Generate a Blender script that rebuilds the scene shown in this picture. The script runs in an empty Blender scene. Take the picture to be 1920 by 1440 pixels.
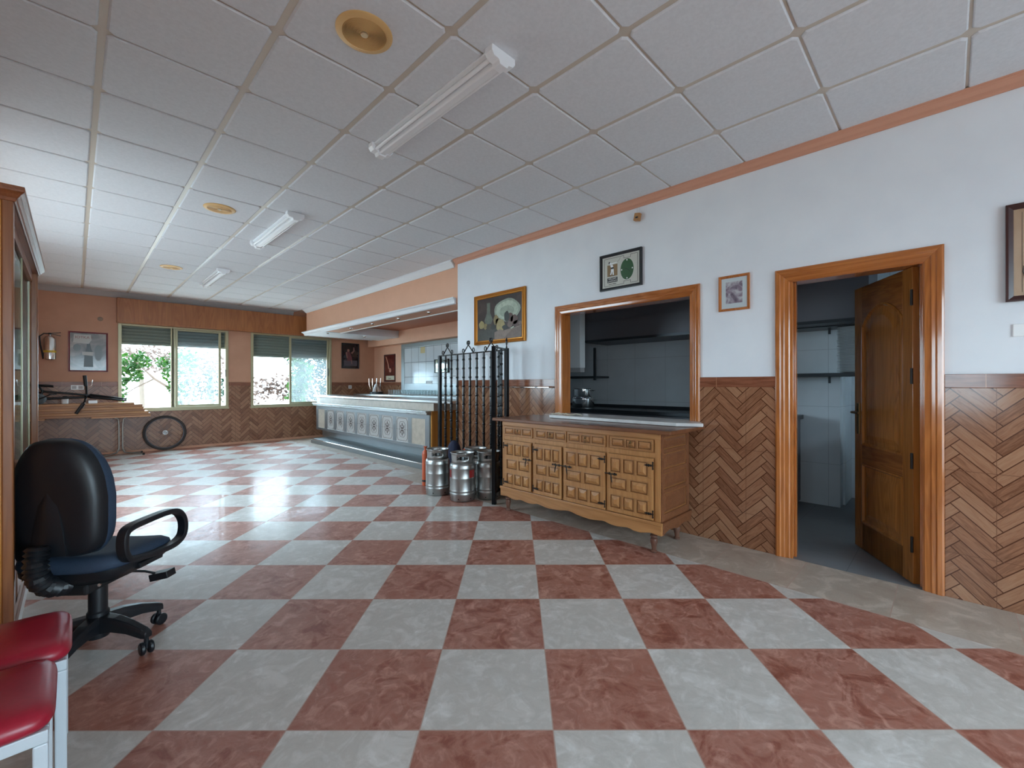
import bpy, bmesh, math, random
from mathutils import Vector, Matrix
R = math.radians
sc = bpy.context.scene
COL = sc.collection

# ------------------------------------------------------------------ camera
EYE = 1.28
F_PX, CX, CY, ROLL, HEAD = 820.3, 968.0, 720.4, -0.0015, 0.7906
cam_d = bpy.data.cameras.new('camera'); cam = bpy.data.objects.new('camera', cam_d); COL.objects.link(cam)
cam_d.sensor_width = 36.0; cam_d.sensor_fit = 'HORIZONTAL'
cam_d.lens = F_PX / 1920 * 36.0
cam_d.shift_x = -(CX - 960) / 1920; cam_d.shift_y = (CY - 720) / 1920
cam_d.clip_start = 0.02; cam_d.clip_end = 300
_fw = Vector((math.sin(HEAD), math.cos(HEAD), 0)); _rt = Vector((math.cos(HEAD), -math.sin(HEAD), 0)); _up = Vector((0, 0, 1))
_r2 = _rt * math.cos(ROLL) + _up * math.sin(ROLL); _u2 = _up * math.cos(ROLL) - _rt * math.sin(ROLL)
_m = Matrix((_r2, _u2, -_fw)).transposed().to_4x4(); _m.translation = Vector((0, 0, EYE))
cam.matrix_world = _m
sc.camera = cam

# ------------------------------------------------------------------ daylight and exposure
sc.view_settings.view_transform = 'Standard'
sc.view_settings.look = 'None'
sc.view_settings.gamma = 1
sc.view_settings.use_curve_mapping = False
sc.view_settings.exposure = 0.68
SKY = 9.0
w = bpy.data.worlds.new('world'); sc.world = w; w.use_nodes = True
wb = w.node_tree.nodes['Background']; wb.inputs[0].default_value = (0.64, 0.86, 1.0, 1); wb.inputs[1].default_value = SKY
try:
    sc.cycles.use_denoising = True
    sc.cycles.max_bounces = 10; sc.cycles.diffuse_bounces = 6; sc.cycles.glossy_bounces = 5
    sc.cycles.transmission_bounces = 8; sc.cycles.transparent_max_bounces = 12
    sc.cycles.sample_clamp_indirect = 6.0
    sc.cycles.caustics_reflective = False; sc.cycles.caustics_refractive = False
except Exception:
    pass
def portal(cx, cy, cz, sx, sz, direction):
    l = bpy.data.lights.new('window_daylight', 'AREA'); l.shape = 'RECTANGLE'; l.size = sx; l.size_y = sz
    l.cycles.is_portal = True
    o = bpy.data.objects.new('window_daylight', l); COL.objects.link(o)
    o.rotation_euler = Vector(direction).to_track_quat('-Z', 'Y').to_euler(); o.location = (cx, cy, cz)
LW = -0.72       # left wall
BW = -3.4        # wall behind the camera
FWY = 10.97      # far wall
RW = 3.70        # right wall
CEIL = 3.0
LEFT_OPEN = [(-0.46, 0.34, 0.95, 1.95), (4.6, 7.5, 0.95, 2.6)]     # y0,y1,z0,z1
BACK_OPEN = [(-0.3, 2.7, 0.15, 2.4)]                                                  # x0,x1,z0,z1; unseen opening added as fill light
FAR_OPEN = [(0.60, 2.29, 0.80, 2.40), (2.775, 4.485, 0.80, 2.41)]
for y0, y1, z0, z1 in LEFT_OPEN: portal(LW - 0.21, (y0 + y1) / 2, (z0 + z1) / 2, y1 - y0, z1 - z0, (1, 0, 0))
for x0, x1, z0, z1 in BACK_OPEN: portal((x0 + x1) / 2, BW - 0.21, (z0 + z1) / 2, x1 - x0, z1 - z0, (0, 1, 0))
for x0, x1, z0, z1 in FAR_OPEN: portal((x0 + x1) / 2, FWY + 0.27, (z0 + z1) / 2, x1 - x0, z1 - z0, (0, -1, 0))
portal(4.95, -1.31, 1.65, 0.7, 0.6, (0, 1, 0))  # unseen kitchen window, added to brighten the kitchen
sun_d = bpy.data.lights.new('sun', 'SUN'); sun_d.energy = 2.5; sun_d.angle = R(0.6); sun_d.color = (1, 0.95, 0.86)
sun = bpy.data.objects.new('sun', sun_d); COL.objects.link(sun)
sun.rotation_euler = Vector((0.28, 0.30, -1.0)).to_track_quat('-Z', 'Y').to_euler(); sun.location = (2, 20, 12)

# ------------------------------------------------------------------ node helpers
def srgb(r, g, b):
    f = lambda c: (c / 255 / 12.92) if c / 255 <= 0.04045 else ((c / 255 + 0.055) / 1.055) ** 2.4
    return (f(r), f(g), f(b), 1.0)
class G:
    def __init__(s, m): s.nt = m.node_tree; s.n = s.nt.nodes; s.l = s.nt.links
    def node(s, t, **kw):
        n = s.n.new(t)
        for k, v in kw.items(): setattr(n, k, v)
        return n
    def set(s, inp, v):
        if isinstance(v, X): s.l.new(v.s, inp)
        elif isinstance(v, bpy.types.NodeSocket): s.l.new(v, inp)
        else: inp.default_value = v
    def math(s, op, a, b=None, c=None):
        n = s.n.new('ShaderNodeMath'); n.operation = op
        for i, v in enumerate((a, b, c)):
            if v is not None: s.set(n.inputs[i], v)
        return X(s, n.outputs[0])
    def coords(s, kind='Object'):
        t = s.n.new('ShaderNodeTexCoord'); sp = s.n.new('ShaderNodeSeparateXYZ'); s.l.new(t.outputs[kind], sp.inputs[0])
        return [X(s, o) for o in sp.outputs]
    def vec(s, a, b, c=0.0):
        n = s.n.new('ShaderNodeCombineXYZ')
        for i, v in enumerate((a, b, c)): s.set(n.inputs[i], v)
        return n.outputs[0]
    def noise(s, v, scale, detail=4, rough=0.55, dist=0.0):
        n = s.n.new('ShaderNodeTexNoise'); s.set(n.inputs['Vector'], v); n.inputs['Scale'].default_value = scale
        n.inputs['Detail'].default_value = detail; n.inputs['Roughness'].default_value = rough; n.inputs['Distortion'].default_value = dist
        return X(s, n.outputs[0])
    def white(s, v):
        n = s.n.new('ShaderNodeTexWhiteNoise'); s.set(n.inputs['Vector'], v); return X(s, n.outputs['Value'])
    def ramp(s, f, stops, interp='LINEAR'):
        n = s.n.new('ShaderNodeValToRGB'); s.set(n.inputs[0], f); e = n.color_ramp.elements; n.color_ramp.interpolation = interp
        e[0].position, e[0].color = stops[0]; e[1].position, e[1].color = stops[-1]
        for p, c in stops[1:-1]: k = e.new(p); k.color = c
        return n.outputs[0]
    def mix(s, f, a, b, mode='MIX'):
        n = s.n.new('ShaderNodeMix'); n.data_type = 'RGBA'; n.blend_type = mode
        s.set(n.inputs[0], f); s.set(n.inputs[6], a); s.set(n.inputs[7], b); return n.outputs[2]
    def bump(s, h, strength=0.3, dist=0.01):
        n = s.n.new('ShaderNodeBump'); n.inputs['Strength'].default_value = strength; n.inputs['Distance'].default_value = dist
        s.set(n.inputs['Height'], h); return n.outputs[0]
class X:
    def __init__(s, g, sock): s.g = g; s.s = sock
    def __add__(s, o): return s.g.math('ADD', s, o)
    def __radd__(s, o): return s.g.math('ADD', o, s)
    def __sub__(s, o): return s.g.math('SUBTRACT', s, o)
    def __rsub__(s, o): return s.g.math('SUBTRACT', o, s)
    def __mul__(s, o): return s.g.math('MULTIPLY', s, o)
    def __rmul__(s, o): return s.g.math('MULTIPLY', o, s)
    def __truediv__(s, o): return s.g.math('DIVIDE', s, o)
    def floor(s): return s.g.math('FLOOR', s)
    def frac(s): return s.g.math('FRACT', s)
    def abs(s): return s.g.math('ABSOLUTE', s)
    def lt(s, o): return s.g.math('LESS_THAN', s, o)
    def gt(s, o): return s.g.math('GREATER_THAN', s, o)
    def fmod(s, o): return s.g.math('FLOORED_MODULO', s, o)
    def max(s, o): return s.g.math('MAXIMUM', s, o)
    def min(s, o): return s.g.math('MINIMUM', s, o)

def mat(name, color=(0.8, 0.8, 0.8, 1), rough=0.5, metal=0.0, spec=0.5, coat=0.0):
    m = bpy.data.materials.new(name); m.use_nodes = True
    p = m.node_tree.nodes['Principled BSDF']
    if len(color) == 3: color = (*color, 1)
    p.inputs['Base Color'].default_value = color; p.inputs['Roughness'].default_value = rough
    p.inputs['Metallic'].default_value = metal; p.inputs['Specular IOR Level'].default_value = spec
    p.inputs['Coat Weight'].default_value = coat; p.inputs['Coat Roughness'].default_value = 0.08
    m.diffuse_color = color
    return m
def P(m): return m.node_tree.nodes['Principled BSDF']
def speckle(name, c1, c2, scale=30, rough=0.5, metal=0.0, bump=0.0, spec=0.5, detail=4, bdist=0.004, coat=0.0):
    m = mat(name, c1, rough, metal, spec, coat); g = G(m); x, y, z = g.coords()
    n = g.noise(g.vec(x, y, z), scale, detail); g.set(P(m).inputs['Base Color'], g.ramp(n, [(0.35, c1), (0.65, c2)]))
    if bump: g.set(P(m).inputs['Normal'], g.bump(n, bump, bdist))
    return m
def wood(name, dark, light, axis, rough=0.3, scale=1.0, coat=0.0, ring=1.0, spec=0.5):
    m = mat(name, light, rough, 0, spec, coat); g = G(m); c = g.coords()
    k = 'XYZ'.index(axis); s = [1.0, 1.0, 1.0]; s[k] = 0.09
    v = g.vec(*[c[i] * s[i] for i in range(3)])
    big = g.noise(v, 9 * scale, 3, 0.5, 0.6)
    rings = (big * 10.0 * ring).frac()
    tri = (rings - 0.5).abs() * 2.0
    s2 = [1.0, 1.0, 1.0]; s2[k] = 0.02
    fine = g.noise(g.vec(*[c[i] * s2[i] for i in range(3)]), 160 * scale, 3)
    f = tri * 0.22 + fine * 0.28 + big * 0.5
    g.set(P(m).inputs['Base Color'], g.ramp(f, [(0.22, dark), (0.72, light)]))
    g.set(P(m).inputs['Normal'], g.bump(fine, 0.08, 0.002))
    return m
def brushed(name, color, rough=0.28, axis='Z', metal=1.0, var=0.12):
    m = mat(name, color, rough, metal); g = G(m); c = g.coords(); k = 'XYZ'.index(axis); s = [1.0] * 3; s[k] = 0.04
    n = g.noise(g.vec(*[c[i] * s[i] for i in range(3)]), 60, 3)
    g.set(P(m).inputs['Roughness'], n * (var * 2) + (rough - var)); g.set(P(m).inputs['Normal'], g.bump(n, 0.04, 0.002))
    return m
def herringbone(name, axis, u0, strip=True, rough=0.16):
    """wood-look ceramic: herringbone planks printed on 33 x 50 cm tiles"""
    m = mat(name, (0.2, 0.1, 0.06), rough, 0, 0.5); g = G(m); c = g.coords()
    u = c['XYZ'.index(axis)] - u0; v = c[2]
    W = 0.0605
    Xc = (u + v - 1.251) * (0.70711 / W); Yc = (v - 1.251 - u) * (0.70711 / W)
    i = Xc.floor(); j = Yc.floor(); fx = Xc - i; fy = Yc - j
    mm = (i - j).fmod(8.0); hor = mm.lt(3.5)
    a = (mm + fx) * hor + (mm - 4.0 + 1.0 - fy) * (1.0 - hor)            # 0..4 along the plank
    b = fy * hor + fx * (1.0 - hor)                                      # 0..1 across
    idx = (i - mm) * hor + i * (1.0 - hor); idy = j * hor + (j + mm) * (1.0 - hor) + (1.0 - hor) * 37.0
    idv = g.vec(idx.fmod(5.0), idy.fmod(7.0), hor); tone = g.white(idv)
    grain = g.noise(g.vec(a * 0.35 + tone * 13.0, b * 3.2, tone * 9.0), 1.6, 4, 0.6, 1.2)
    f = tone * 0.45 + grain * 0.75
    col = g.ramp(f, [(0.3, srgb(106, 66, 44)), (0.55, srgb(142, 98, 72)), (0.85, srgb(160, 118, 90))])
    e = b.min(1.0 - b); e2 = a.min(4.0 - a); line = e.min(e2).lt(0.045)
    col = g.mix(line, col, srgb(78, 42, 24))
    tu = ((c['XYZ'.index(axis)] + 0.191) / 0.33 + 40.0).frac(); tv = ((v - 0.27) / 0.493 + 10.0).frac()
    grout = (tu.min(1.0 - tu) * 0.33).min(tv.min(1.0 - tv) * 0.493).lt(0.0013)
    col = g.mix(grout, col, srgb(104, 66, 46))
    if strip:
        sg = g.noise(g.vec(u * 1.0, v * 14.0, 0.0), 5, 4, 0.6, 0.8)
        scol = g.ramp(sg, [(0.35, srgb(112, 66, 46)), (0.65, srgb(146, 92, 68))])
        su = (c['XYZ'.index(axis)] / 0.5 + 40.3).frac()
        scol = g.mix((su.min(1.0 - su) * 0.5).lt(0.002), scol, srgb(170, 120, 90))
        col = g.mix(v.gt(1.255), col, scol)
    g.set(P(m).inputs['Base Color'], col)
    bn = g.noise(g.vec(*c), 6, 2); g.set(P(m).inputs['Normal'], g.bump(bn + (1.0 - line.max(grout)) * 0.25, 0.05, 0.01))
    return m
def floor_material():
    m = mat('floor_marble_tile', (0.5, 0.4, 0.35), 0.12, 0, 0.5); g = G(m); c = g.coords()
    ca, sa = math.cos(HEAD - 0.0017), math.sin(HEAD - 0.0017); S = 0.3862 * 1.28
    ox, oy = -1.0533 * 1.28, 1.2647 * 1.28
    X_ = c[0] * math.cos(HEAD) - c[1] * math.sin(HEAD); Y_ = c[0] * math.sin(HEAD) + c[1] * math.cos(HEAD)   # camera-aligned
    u = (X_ - ox) / S; v = (Y_ - oy) / S
    i = u.floor(); j = v.floor(); fu = u - i; fv = v - j
    chk = ((i + j) * 0.5).frac().gt(0.25)                                  # odd = red
    border = (c[0].gt(3.14) * c[1].lt(5.45)).max(c[0].gt(3.46))
    bj = ((c[1] - 0.233) / 0.494 + 40.0); bi = bj.floor(); bf = bj.frac()
    idn = g.white(g.vec(i * (1.0 - border) + 91.0 * border, j * (1.0 - border) + bi * border, 0.0))
    # marbling, a different print on every tile
    pv = g.vec(c[0] + idn * 31.0, c[1] + idn * 17.0, idn * 5.0)
    n1 = g.noise(pv, 6, 5, 0.62, 0.9); n2 = g.noise(pv, 13, 5, 0.62, 1.1)
    vein = ((n1 - 0.5).abs() * 9.0).min(1.0); vein2 = ((n2 - 0.5).abs() * 7.0).min(1.0)
    red = g.ramp(n2 * 0.6 + n1 * 0.4, [(0.34, srgb(130, 72, 56)), (0.48, srgb(160, 100, 84)), (0.66, srgb(190, 142, 126))])
    red = g.mix((1.0 - vein2) * 0.30, red, srgb(108, 58, 46)); red = g.mix((1.0 - vein) * 0.25, red, srgb(212, 164, 146))
    wht = g.ramp(n2 * 0.5 + n1 * 0.5, [(0.34, srgb(188, 182, 175)), (0.5, srgb(205, 200, 194)), (0.66, srgb(218, 214, 210))])
    wht = g.mix((1.0 - vein) * 0.26, wht, srgb(152, 144, 136)); wht = g.mix((1.0 - vein2) * 0.16, wht, srgb(170, 160, 150))
    bor = g.ramp(n1, [(0.35, srgb(168, 152, 138)), (0.65, srgb(194, 180, 166))]); bor = g.mix((1.0 - vein) * 0.2, bor, srgb(140, 126, 114))
    col = g.mix(chk, wht, red); col = g.mix(border, col, bor)
    ed = (fu.min(1.0 - fu)).min(fv.min(1.0 - fv)) * S
    gl = ed.lt(0.0022) * (1.0 - border)
    gb = ((bf.min(1.0 - bf) * 0.494).lt(0.0022)) * border
    gc = ((c[0] - 3.14).abs().lt(0.0022) * c[1].lt(5.45)).max((c[0] - 3.46).abs().lt(0.0022) * c[1].gt(5.45))
    grout = gl.max(gb).max(gc)
    col = g.mix(grout, col, srgb(176, 150, 138))
    g.set(P(m).inputs['Base Color'], col)
    wav = g.noise(g.vec(*c), 30, 5, 0.65, 3.0)
    P(m).inputs['Roughness'].default_value = 0.5
    P(m).inputs['Specular IOR Level'].default_value = 0.35
    P(m).inputs['Coat Weight'].default_value = 0.30; P(m).inputs['Coat Roughness'].default_value = 0.03; P(m).inputs['Coat IOR'].default_value = 1.4
    wv2 = ((g.noise(g.vec(*c), 30, 4, 0.62, 2.2) - 0.5).abs() * 11.0).min(1.0)
    g.set(P(m).inputs['Coat Weight'], (wv2 * 0.36 + 0.04) * (1.0 - grout)); g.set(P(m).inputs['Coat Roughness'], 0.10 - wv2 * 0.06)
    g.set(P(m).inputs['Normal'], g.bump(wav + (1.0 - grout) * 0.5, 0.10, 0.010)); g.set(P(m).inputs['Coat Normal'], g.bump(wv2 * 0.5 + (1.0 - grout) * 0.5, 0.05, 0.006))
    return m

# ------------------------------------------------------------------ geometry helpers
class MB:
    def __init__(s): s.bm = bmesh.new()
    def face(s, pts, mi=0, smooth=False):
        f = s.bm.faces.new([s.bm.verts.new(p) for p in pts]); f.material_index = mi; f.smooth = smooth; return f
    def box(s, x0, x1, y0, y1, z0, z1, mi=0):
        x0, x1 = min(x0, x1), max(x0, x1); y0, y1 = min(y0, y1), max(y0, y1); z0, z1 = min(z0, z1), max(z0, z1)
        v = [s.bm.verts.new(p) for p in ((x0, y0, z0), (x1, y0, z0), (x1, y1, z0), (x0, y1, z0), (x0, y0, z1), (x1, y0, z1), (x1, y1, z1), (x0, y1, z1))]
        for q in ((0, 3, 2, 1), (4, 5, 6, 7), (0, 1, 5, 4), (1, 2, 6, 5), (2, 3, 7, 6), (3, 0, 4, 7)):
            f = s.bm.faces.new([v[k] for k in q]); f.material_index = mi
        return s
    def obox(s, c, size, m, mi=0):
        hx, hy, hz = [d / 2 for d in size]; c = Vector(c)
        v = [s.bm.verts.new(c + m @ Vector(p)) for p in ((-hx, -hy, -hz), (hx, -hy, -hz), (hx, hy, -hz), (-hx, hy, -hz), (-hx, -hy, hz), (hx, -hy, hz), (hx, hy, hz), (-hx, hy, hz))]
        for q in ((0, 3, 2, 1), (4, 5, 6, 7), (0, 1, 5, 4), (1, 2, 6, 5), (2, 3, 7, 6), (3, 0, 4, 7)):
            f = s.bm.faces.new([v[k] for k in q]); f.material_index = mi
        return s
    def loft(s, rings, closed_ring=True, cap=True, mi=0, smooth=True):
        V = [[s.bm.verts.new(p) for p in r] for r in rings]; n = len(V[0])
        for a, b in zip(V, V[1:]):
            for k in range(n if closed_ring else n - 1):
                f = s.bm.faces.new((a[k], a[(k + 1) % n], b[(k + 1) % n], b[k])); f.material_index = mi; f.smooth = smooth
        if cap:
            for r, rev in ((V[0], True), (V[-1], False)):
                f = s.bm.faces.new(list(reversed(r)) if rev else r); f.material_index = mi
        return s
    def tube(s, pts, r, seg=8, closed=False, mi=0, cap=True):
        pts = [Vector(p) for p in pts]; n = len(pts); rs = r if isinstance(r, (list, tuple)) else [r] * n
        rings = []; up = None
        for k in range(n):
            if closed: t = pts[(k + 1) % n] - pts[k - 1]
            else: t = pts[min(k + 1, n - 1)] - pts[max(k - 1, 0)]
            t = t.normalized()
            if up is None:
                up = Vector((0, 0, 1)) if abs(t.z) < 0.9 else Vector((1, 0, 0))
            a = (up - t * up.dot(t)).normalized(); up = a; b = t.cross(a)
            rings.append([pts[k] + (a * math.cos(q) + b * math.sin(q)) * rs[k] for q in [2 * math.pi * i / seg for i in range(seg)]])
        if closed:
            rings.append(rings[0][:]); s.loft(rings, cap=False, mi=mi)
            bmesh.ops.remove_doubles(s.bm, verts=s.bm.verts[:], dist=1e-6)
        else: s.loft(rings, cap=cap, mi=mi)
        return s
    def flat_tube(s, pts, wdt, thk, closed=False, mi=0, side=(0, 1, 0)):
        """strip of rectangular section swept along pts; side = the direction of its width"""
        pts = [Vector(p) for p in pts]; n = len(pts); sd = Vector(side).normalized(); rings = []
        for k in range(n):
            t = (pts[(k + 1) % n] - pts[k - 1]) if closed else (pts[min(k + 1, n - 1)] - pts[max(k - 1, 0)])
            nn = sd.cross(t.normalized()).normalized()
            h, q = wdt / 2, thk / 2
            rings.append([pts[k] + sd * (h * a) + nn * (q * b) for a, b in ((-1, -.5), (-.8, -1), (.8, -1), (1, -.5), (1, .5), (.8, 1), (-.8, 1), (-1, .5))])
        if closed:
            rings.append(rings[0][:]); s.loft(rings, cap=False, mi=mi); bmesh.ops.remove_doubles(s.bm, verts=s.bm.verts[:], dist=1e-6)
        else: s.loft(rings, mi=mi)
        return s
    def cyl(s, p0, p1, r0, r1=None, seg=20, mi=0): return s.tube([p0, p1], [r0, r0 if r1 is None else r1], seg, mi=mi)
    def lathe(s, prof, c=(0, 0, 0), seg=32, axis=(0, 0, 1), mi=0, cap=True):
        ax = Vector(axis).normalized(); h = Vector((1, 0, 0)) if abs(ax.x) < 0.9 else Vector((0, 1, 0))
        a = (h - ax * h.dot(ax)).normalized(); b = ax.cross(a); c = Vector(c)
        s.loft([[c + ax * z + (a * math.cos(q) + b * math.sin(q)) * max(r, 1e-4) for q in [2 * math.pi * i / seg for i in range(seg)]] for r, z in prof], mi=mi, cap=cap)
        return s
    def prism(s, poly, ext, mi=0, smooth=False):
        poly = [Vector(p) for p in poly]; e = Vector(ext)
        a = [s.bm.verts.new(p) for p in poly]; b = [s.bm.verts.new(p + e) for p in poly]; n = len(a)
        for f in (s.bm.faces.new(list(reversed(a))), s.bm.faces.new(b)): f.material_index = mi
        for k in range(n):
            f = s.bm.faces.new((a[k], a[(k + 1) % n], b[(k + 1) % n], b[k])); f.material_index = mi; f.smooth = smooth
        return s
    def sphere(s, c, r, seg=16, rg=10, mi=0):
        r = (r, r, r) if not isinstance(r, tuple) else r; c = Vector(c); rings = []
        for k in range(rg + 1):
            t = math.pi * (0.02 + 0.96 * k / rg) ; rings.append([c + Vector((r[0] * math.sin(t) * math.cos(q), r[1] * math.sin(t) * math.sin(q), -r[2] * math.cos(t))) for q in [2 * math.pi * i / seg for i in range(seg)]])
        return s.loft(rings, mi=mi)
    def disc(s, c, ru, rv, u, v, mi=0, seg=24, a0=0):
        c, u, v = Vector(c), Vector(u), Vector(v)
        s.face([c + u * (ru * math.cos(q)) + v * (rv * math.sin(q)) for q in [2 * math.pi * i / seg for i in range(seg)]], mi)
        return s
    def build(s, name, mats, parent=None, local=False, bevel=0.0, seg=2, angle=35, label=None, subsurf=0, normals=True):
        if normals: bmesh.ops.recalc_face_normals(s.bm, faces=s.bm.faces[:])
        me = bpy.data.meshes.new(name); 
        if not isinstance(mats, (list, tuple)): mats = [mats]
        for m in mats: me.materials.append(m)
        if parent is not None and not local:
            s.bm.transform(wmat(parent).inverted())
        s.bm.to_mesh(me); s.bm.free()
        if any(p.use_smooth for p in me.polygons): me.set_sharp_from_angle(angle=R(angle))
        o = bpy.data.objects.new(name, me); COL.objects.link(o)
        if parent is not None: o.parent = parent
        if bevel:
            b = o.modifiers.new('bevel', 'BEVEL'); b.width = bevel; b.segments = seg; b.limit_method = 'ANGLE'; b.angle_limit = R(40); b.harden_normals = False
        if subsurf:
            b = o.modifiers.new('sub', 'SUBSURF'); b.levels = subsurf; b.render_levels = subsurf
        if label: o['label'] = label
        return o
def wmat(o):
    m = Matrix.Translation(o.location) @ o.rotation_euler.to_matrix().to_4x4()
    return (wmat(o.parent) @ m) if o.parent else m
def tag(o, label, cat, group=None, kind=None):
    o['label'] = label; o['category'] = cat
    if group: o['group'] = group
    if kind: o['kind'] = kind
    return o
def thing(name, loc, label, cat, group=None, rz=0.0, kind=None):
    o = bpy.data.objects.new(name, None); COL.objects.link(o); o.location = loc; o.rotation_euler = (0, 0, rz); o.empty_display_size = 0.05
    return tag(o, label, cat, group, kind)
def struct(o, label=None):
    o['kind'] = 'structure'
    if label: o['label'] = label
    return o
def copy_tree(o, loc=None, rz=None, label=None, group=None, parent=None):
    c = o.copy(); COL.objects.link(c); c.parent = parent
    if loc is not None: c.location = loc
    if rz is not None: c.rotation_euler = (0, 0, rz)
    if label: c['label'] = label
    if group: c['group'] = group
    for ch in [k for k in bpy.data.objects if k.parent == o]:
        copy_tree(ch, parent=c)
    return c
def lettering(name, txt, size, loc, xdir, updir, m, parent, extrude=0.0008, align='CENTER', squeeze=1.0, shear=0.0, label=None):
    cu = bpy.data.curves.new(name, 'FONT'); cu.body = txt; cu.size = size; cu.extrude = extrude; cu.align_x = align; cu.align_y = 'CENTER'; cu.shear = shear
    to = bpy.data.objects.new(name, cu); COL.objects.link(to); bpy.context.view_layer.update()
    me = bpy.data.meshes.new_from_object(to); bpy.data.objects.remove(to); bpy.data.curves.remove(cu)
    x = Vector(xdir).normalized(); u = Vector(updir).normalized(); n = x.cross(u)
    M = Matrix((x, u, n)).transposed().to_4x4(); M.translation = Vector(loc)
    me.transform(wmat(parent).inverted() @ M @ Matrix.Diagonal((squeeze, 1, 1, 1)))
    me.materials.clear(); me.materials.append(m)
    o = bpy.data.objects.new(name, me); COL.objects.link(o); o.parent = parent
    if label: o['label'] = label
    return o
def arc(c, r, a0, a1, n, u, v):
    c, u, v = Vector(c), Vector(u), Vector(v)
    return [c + u * (r * math.cos(R(a0 + (a1 - a0) * k / n))) + v * (r * math.sin(R(a0 + (a1 - a0) * k / n))) for k in range(n + 1)]

# ------------------------------------------------------------------ materials
M = {}
M['floor'] = floor_material()
M['herr_y'] = herringbone('herringbone_tile_side', 'Y', 1.195)
M['herr_x'] = herringbone('herringbone_tile_end', 'X', 1.195, rough=0.34)
M['white_wall'] = speckle('white_paint', srgb(232, 236, 240), srgb(227, 231, 236), 3, 0.6, bump=0.02)
M['orange_wall'] = speckle('salmon_paint', srgb(198, 148, 120), srgb(192, 142, 114), 4, 0.6, bump=0.02)
M['orange_light'] = speckle('light_salmon_paint', srgb(228, 178, 148), srgb(224, 174, 144), 4, 0.6)
M['orange_cornice'] = mat('salmon_cornice_paint', srgb(206, 150, 124), 0.55)
M['terracotta'] = mat('terracotta_paint', srgb(192, 120, 88), 0.55)  # salmon darkened to hold the shade inside the canopy tray
M['white_plaster'] = mat('white_plaster', srgb(226, 228, 230), 0.5)
M['grey_plaster'] = mat('grey_cornice_paint', srgb(176, 174, 174), 0.55)
M['ceiling_tile'] = speckle('ceiling_tile', srgb(224, 227, 231), srgb(217, 220, 224), 55, 0.75, bump=0.12, bdist=0.002)
M['ceiling_bar'] = mat('ceiling_grid_bar', srgb(206, 196, 182), 0.35)
M['pine_z'] = wood('varnished_pine_upright', srgb(146, 80, 34), srgb(194, 120, 62), 'Z', 0.16, 0.9, 0.4)
M['pine_y'] = wood('varnished_pine_level', srgb(146, 80, 34), srgb(194, 120, 62), 'Y', 0.16, 0.9, 0.4)
M['door_wood'] = wood('door_oak', srgb(120, 72, 30), srgb(164, 108, 50), 'Z', 0.2, 0.9, 0.35)
M['door_wood_h'] = wood('door_oak_level', srgb(104, 58, 26), srgb(154, 98, 46), 'X', 0.2, 0.9, 0.35)
M['side_wood'] = wood('rustic_pine', srgb(156, 102, 56), srgb(188, 136, 84), 'Z', 0.36, 0.7, 0.0)
M['side_wood_y'] = wood('rustic_pine_level', srgb(150, 96, 52), srgb(184, 132, 82), 'Y', 0.36, 0.7, 0.0)
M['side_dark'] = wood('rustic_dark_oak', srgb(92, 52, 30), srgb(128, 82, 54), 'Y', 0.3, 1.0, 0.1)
M['side_groove'] = wood('stained_groove_wood', srgb(118, 74, 38), srgb(146, 98, 56), 'Z', 0.4)  # darker grooves put extra shading into the carving, along with age stain
M['side_foot'] = wood('dark_turned_wood', srgb(76, 46, 36), srgb(124, 88, 72), 'Z', 0.35)
M['box_wood'] = wood('shutter_box_oak', srgb(134, 76, 38), srgb(176, 112, 64), 'Z', 0.35, 0.7)
M['cab_wood'] = wood('cabinet_oak', srgb(160, 96, 34), srgb(204, 140, 62), 'Z', 0.25, 0.5, 0.2)
M['cab_red'] = wood('cabinet_red_oak', srgb(120, 68, 34), srgb(162, 100, 56), 'Z', 0.3, 1.0, 0.1)
M['cab_red_y'] = wood('cabinet_red_oak_level', srgb(112, 60, 32), srgb(156, 92, 54), 'Y', 0.38, 1.0, 0.0)
M['bar_wood'] = wood('bar_end_oak', srgb(170, 108, 44), srgb(206, 146, 74), 'Z', 0.3, 0.6)
M['board_wood'] = wood('pine_board', srgb(150, 98, 56), srgb(188, 136, 86), 'X', 0.45, 0.6)
M['table_wood'] = wood('table_edge_wood', srgb(180, 122, 76), srgb(206, 150, 104), 'X', 0.35)
M['steel'] = brushed('brushed_steel', srgb(150, 155, 157), 0.42, 'Y')
M['steel_keg'] = brushed('keg_steel', srgb(172, 172, 170), 0.36, 'Z')
M['tube_metal'] = mat('worn_tube_metal', srgb(150, 144, 136), 0.42, 0.8)
M['chrome'] = mat('chrome', srgb(225, 225, 225), 0.12, 1.0)
M['steel_light'] = brushed('light_steel', srgb(196, 200, 200), 0.30, 'Y')
M['iron'] = mat('black_iron', srgb(14, 15, 18), 0.26, 0.0, 0.32)
M['hinge_iron'] = mat('hinge_iron', srgb(30, 26, 24), 0.4, 0.5)
M['brass_dark'] = mat('aged_brass', srgb(112, 88, 56), 0.35, 0.8)
M['gold'] = mat('gold_paint_frame', srgb(196, 132, 56), 0.32, 0.65)
M['gold_vent'] = mat('gold_anodised', srgb(232, 190, 128), 0.42, 0.2)
M['alu'] = mat('champagne_aluminium', srgb(176, 168, 136), 0.35, 0.3)
M['shutter'] = mat('shutter_slat', srgb(116, 126, 118), 0.55)
M['black_plastic'] = speckle('black_plastic', srgb(20, 23, 28), srgb(24, 27, 32), 200, 0.40, bump=0.03, bdist=0.001)
M['black_matte'] = mat('black_matte', srgb(20, 21, 24), 0.6)
M['blue_fabric'] = speckle('navy_fabric', srgb(38, 54, 74), srgb(46, 64, 86), 300, 0.75, bump=0.15, bdist=0.001)
M['red_vinyl'] = speckle('red_vinyl', srgb(150, 22, 44), srgb(158, 26, 48), 60, 0.33, bump=0.03)
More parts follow.
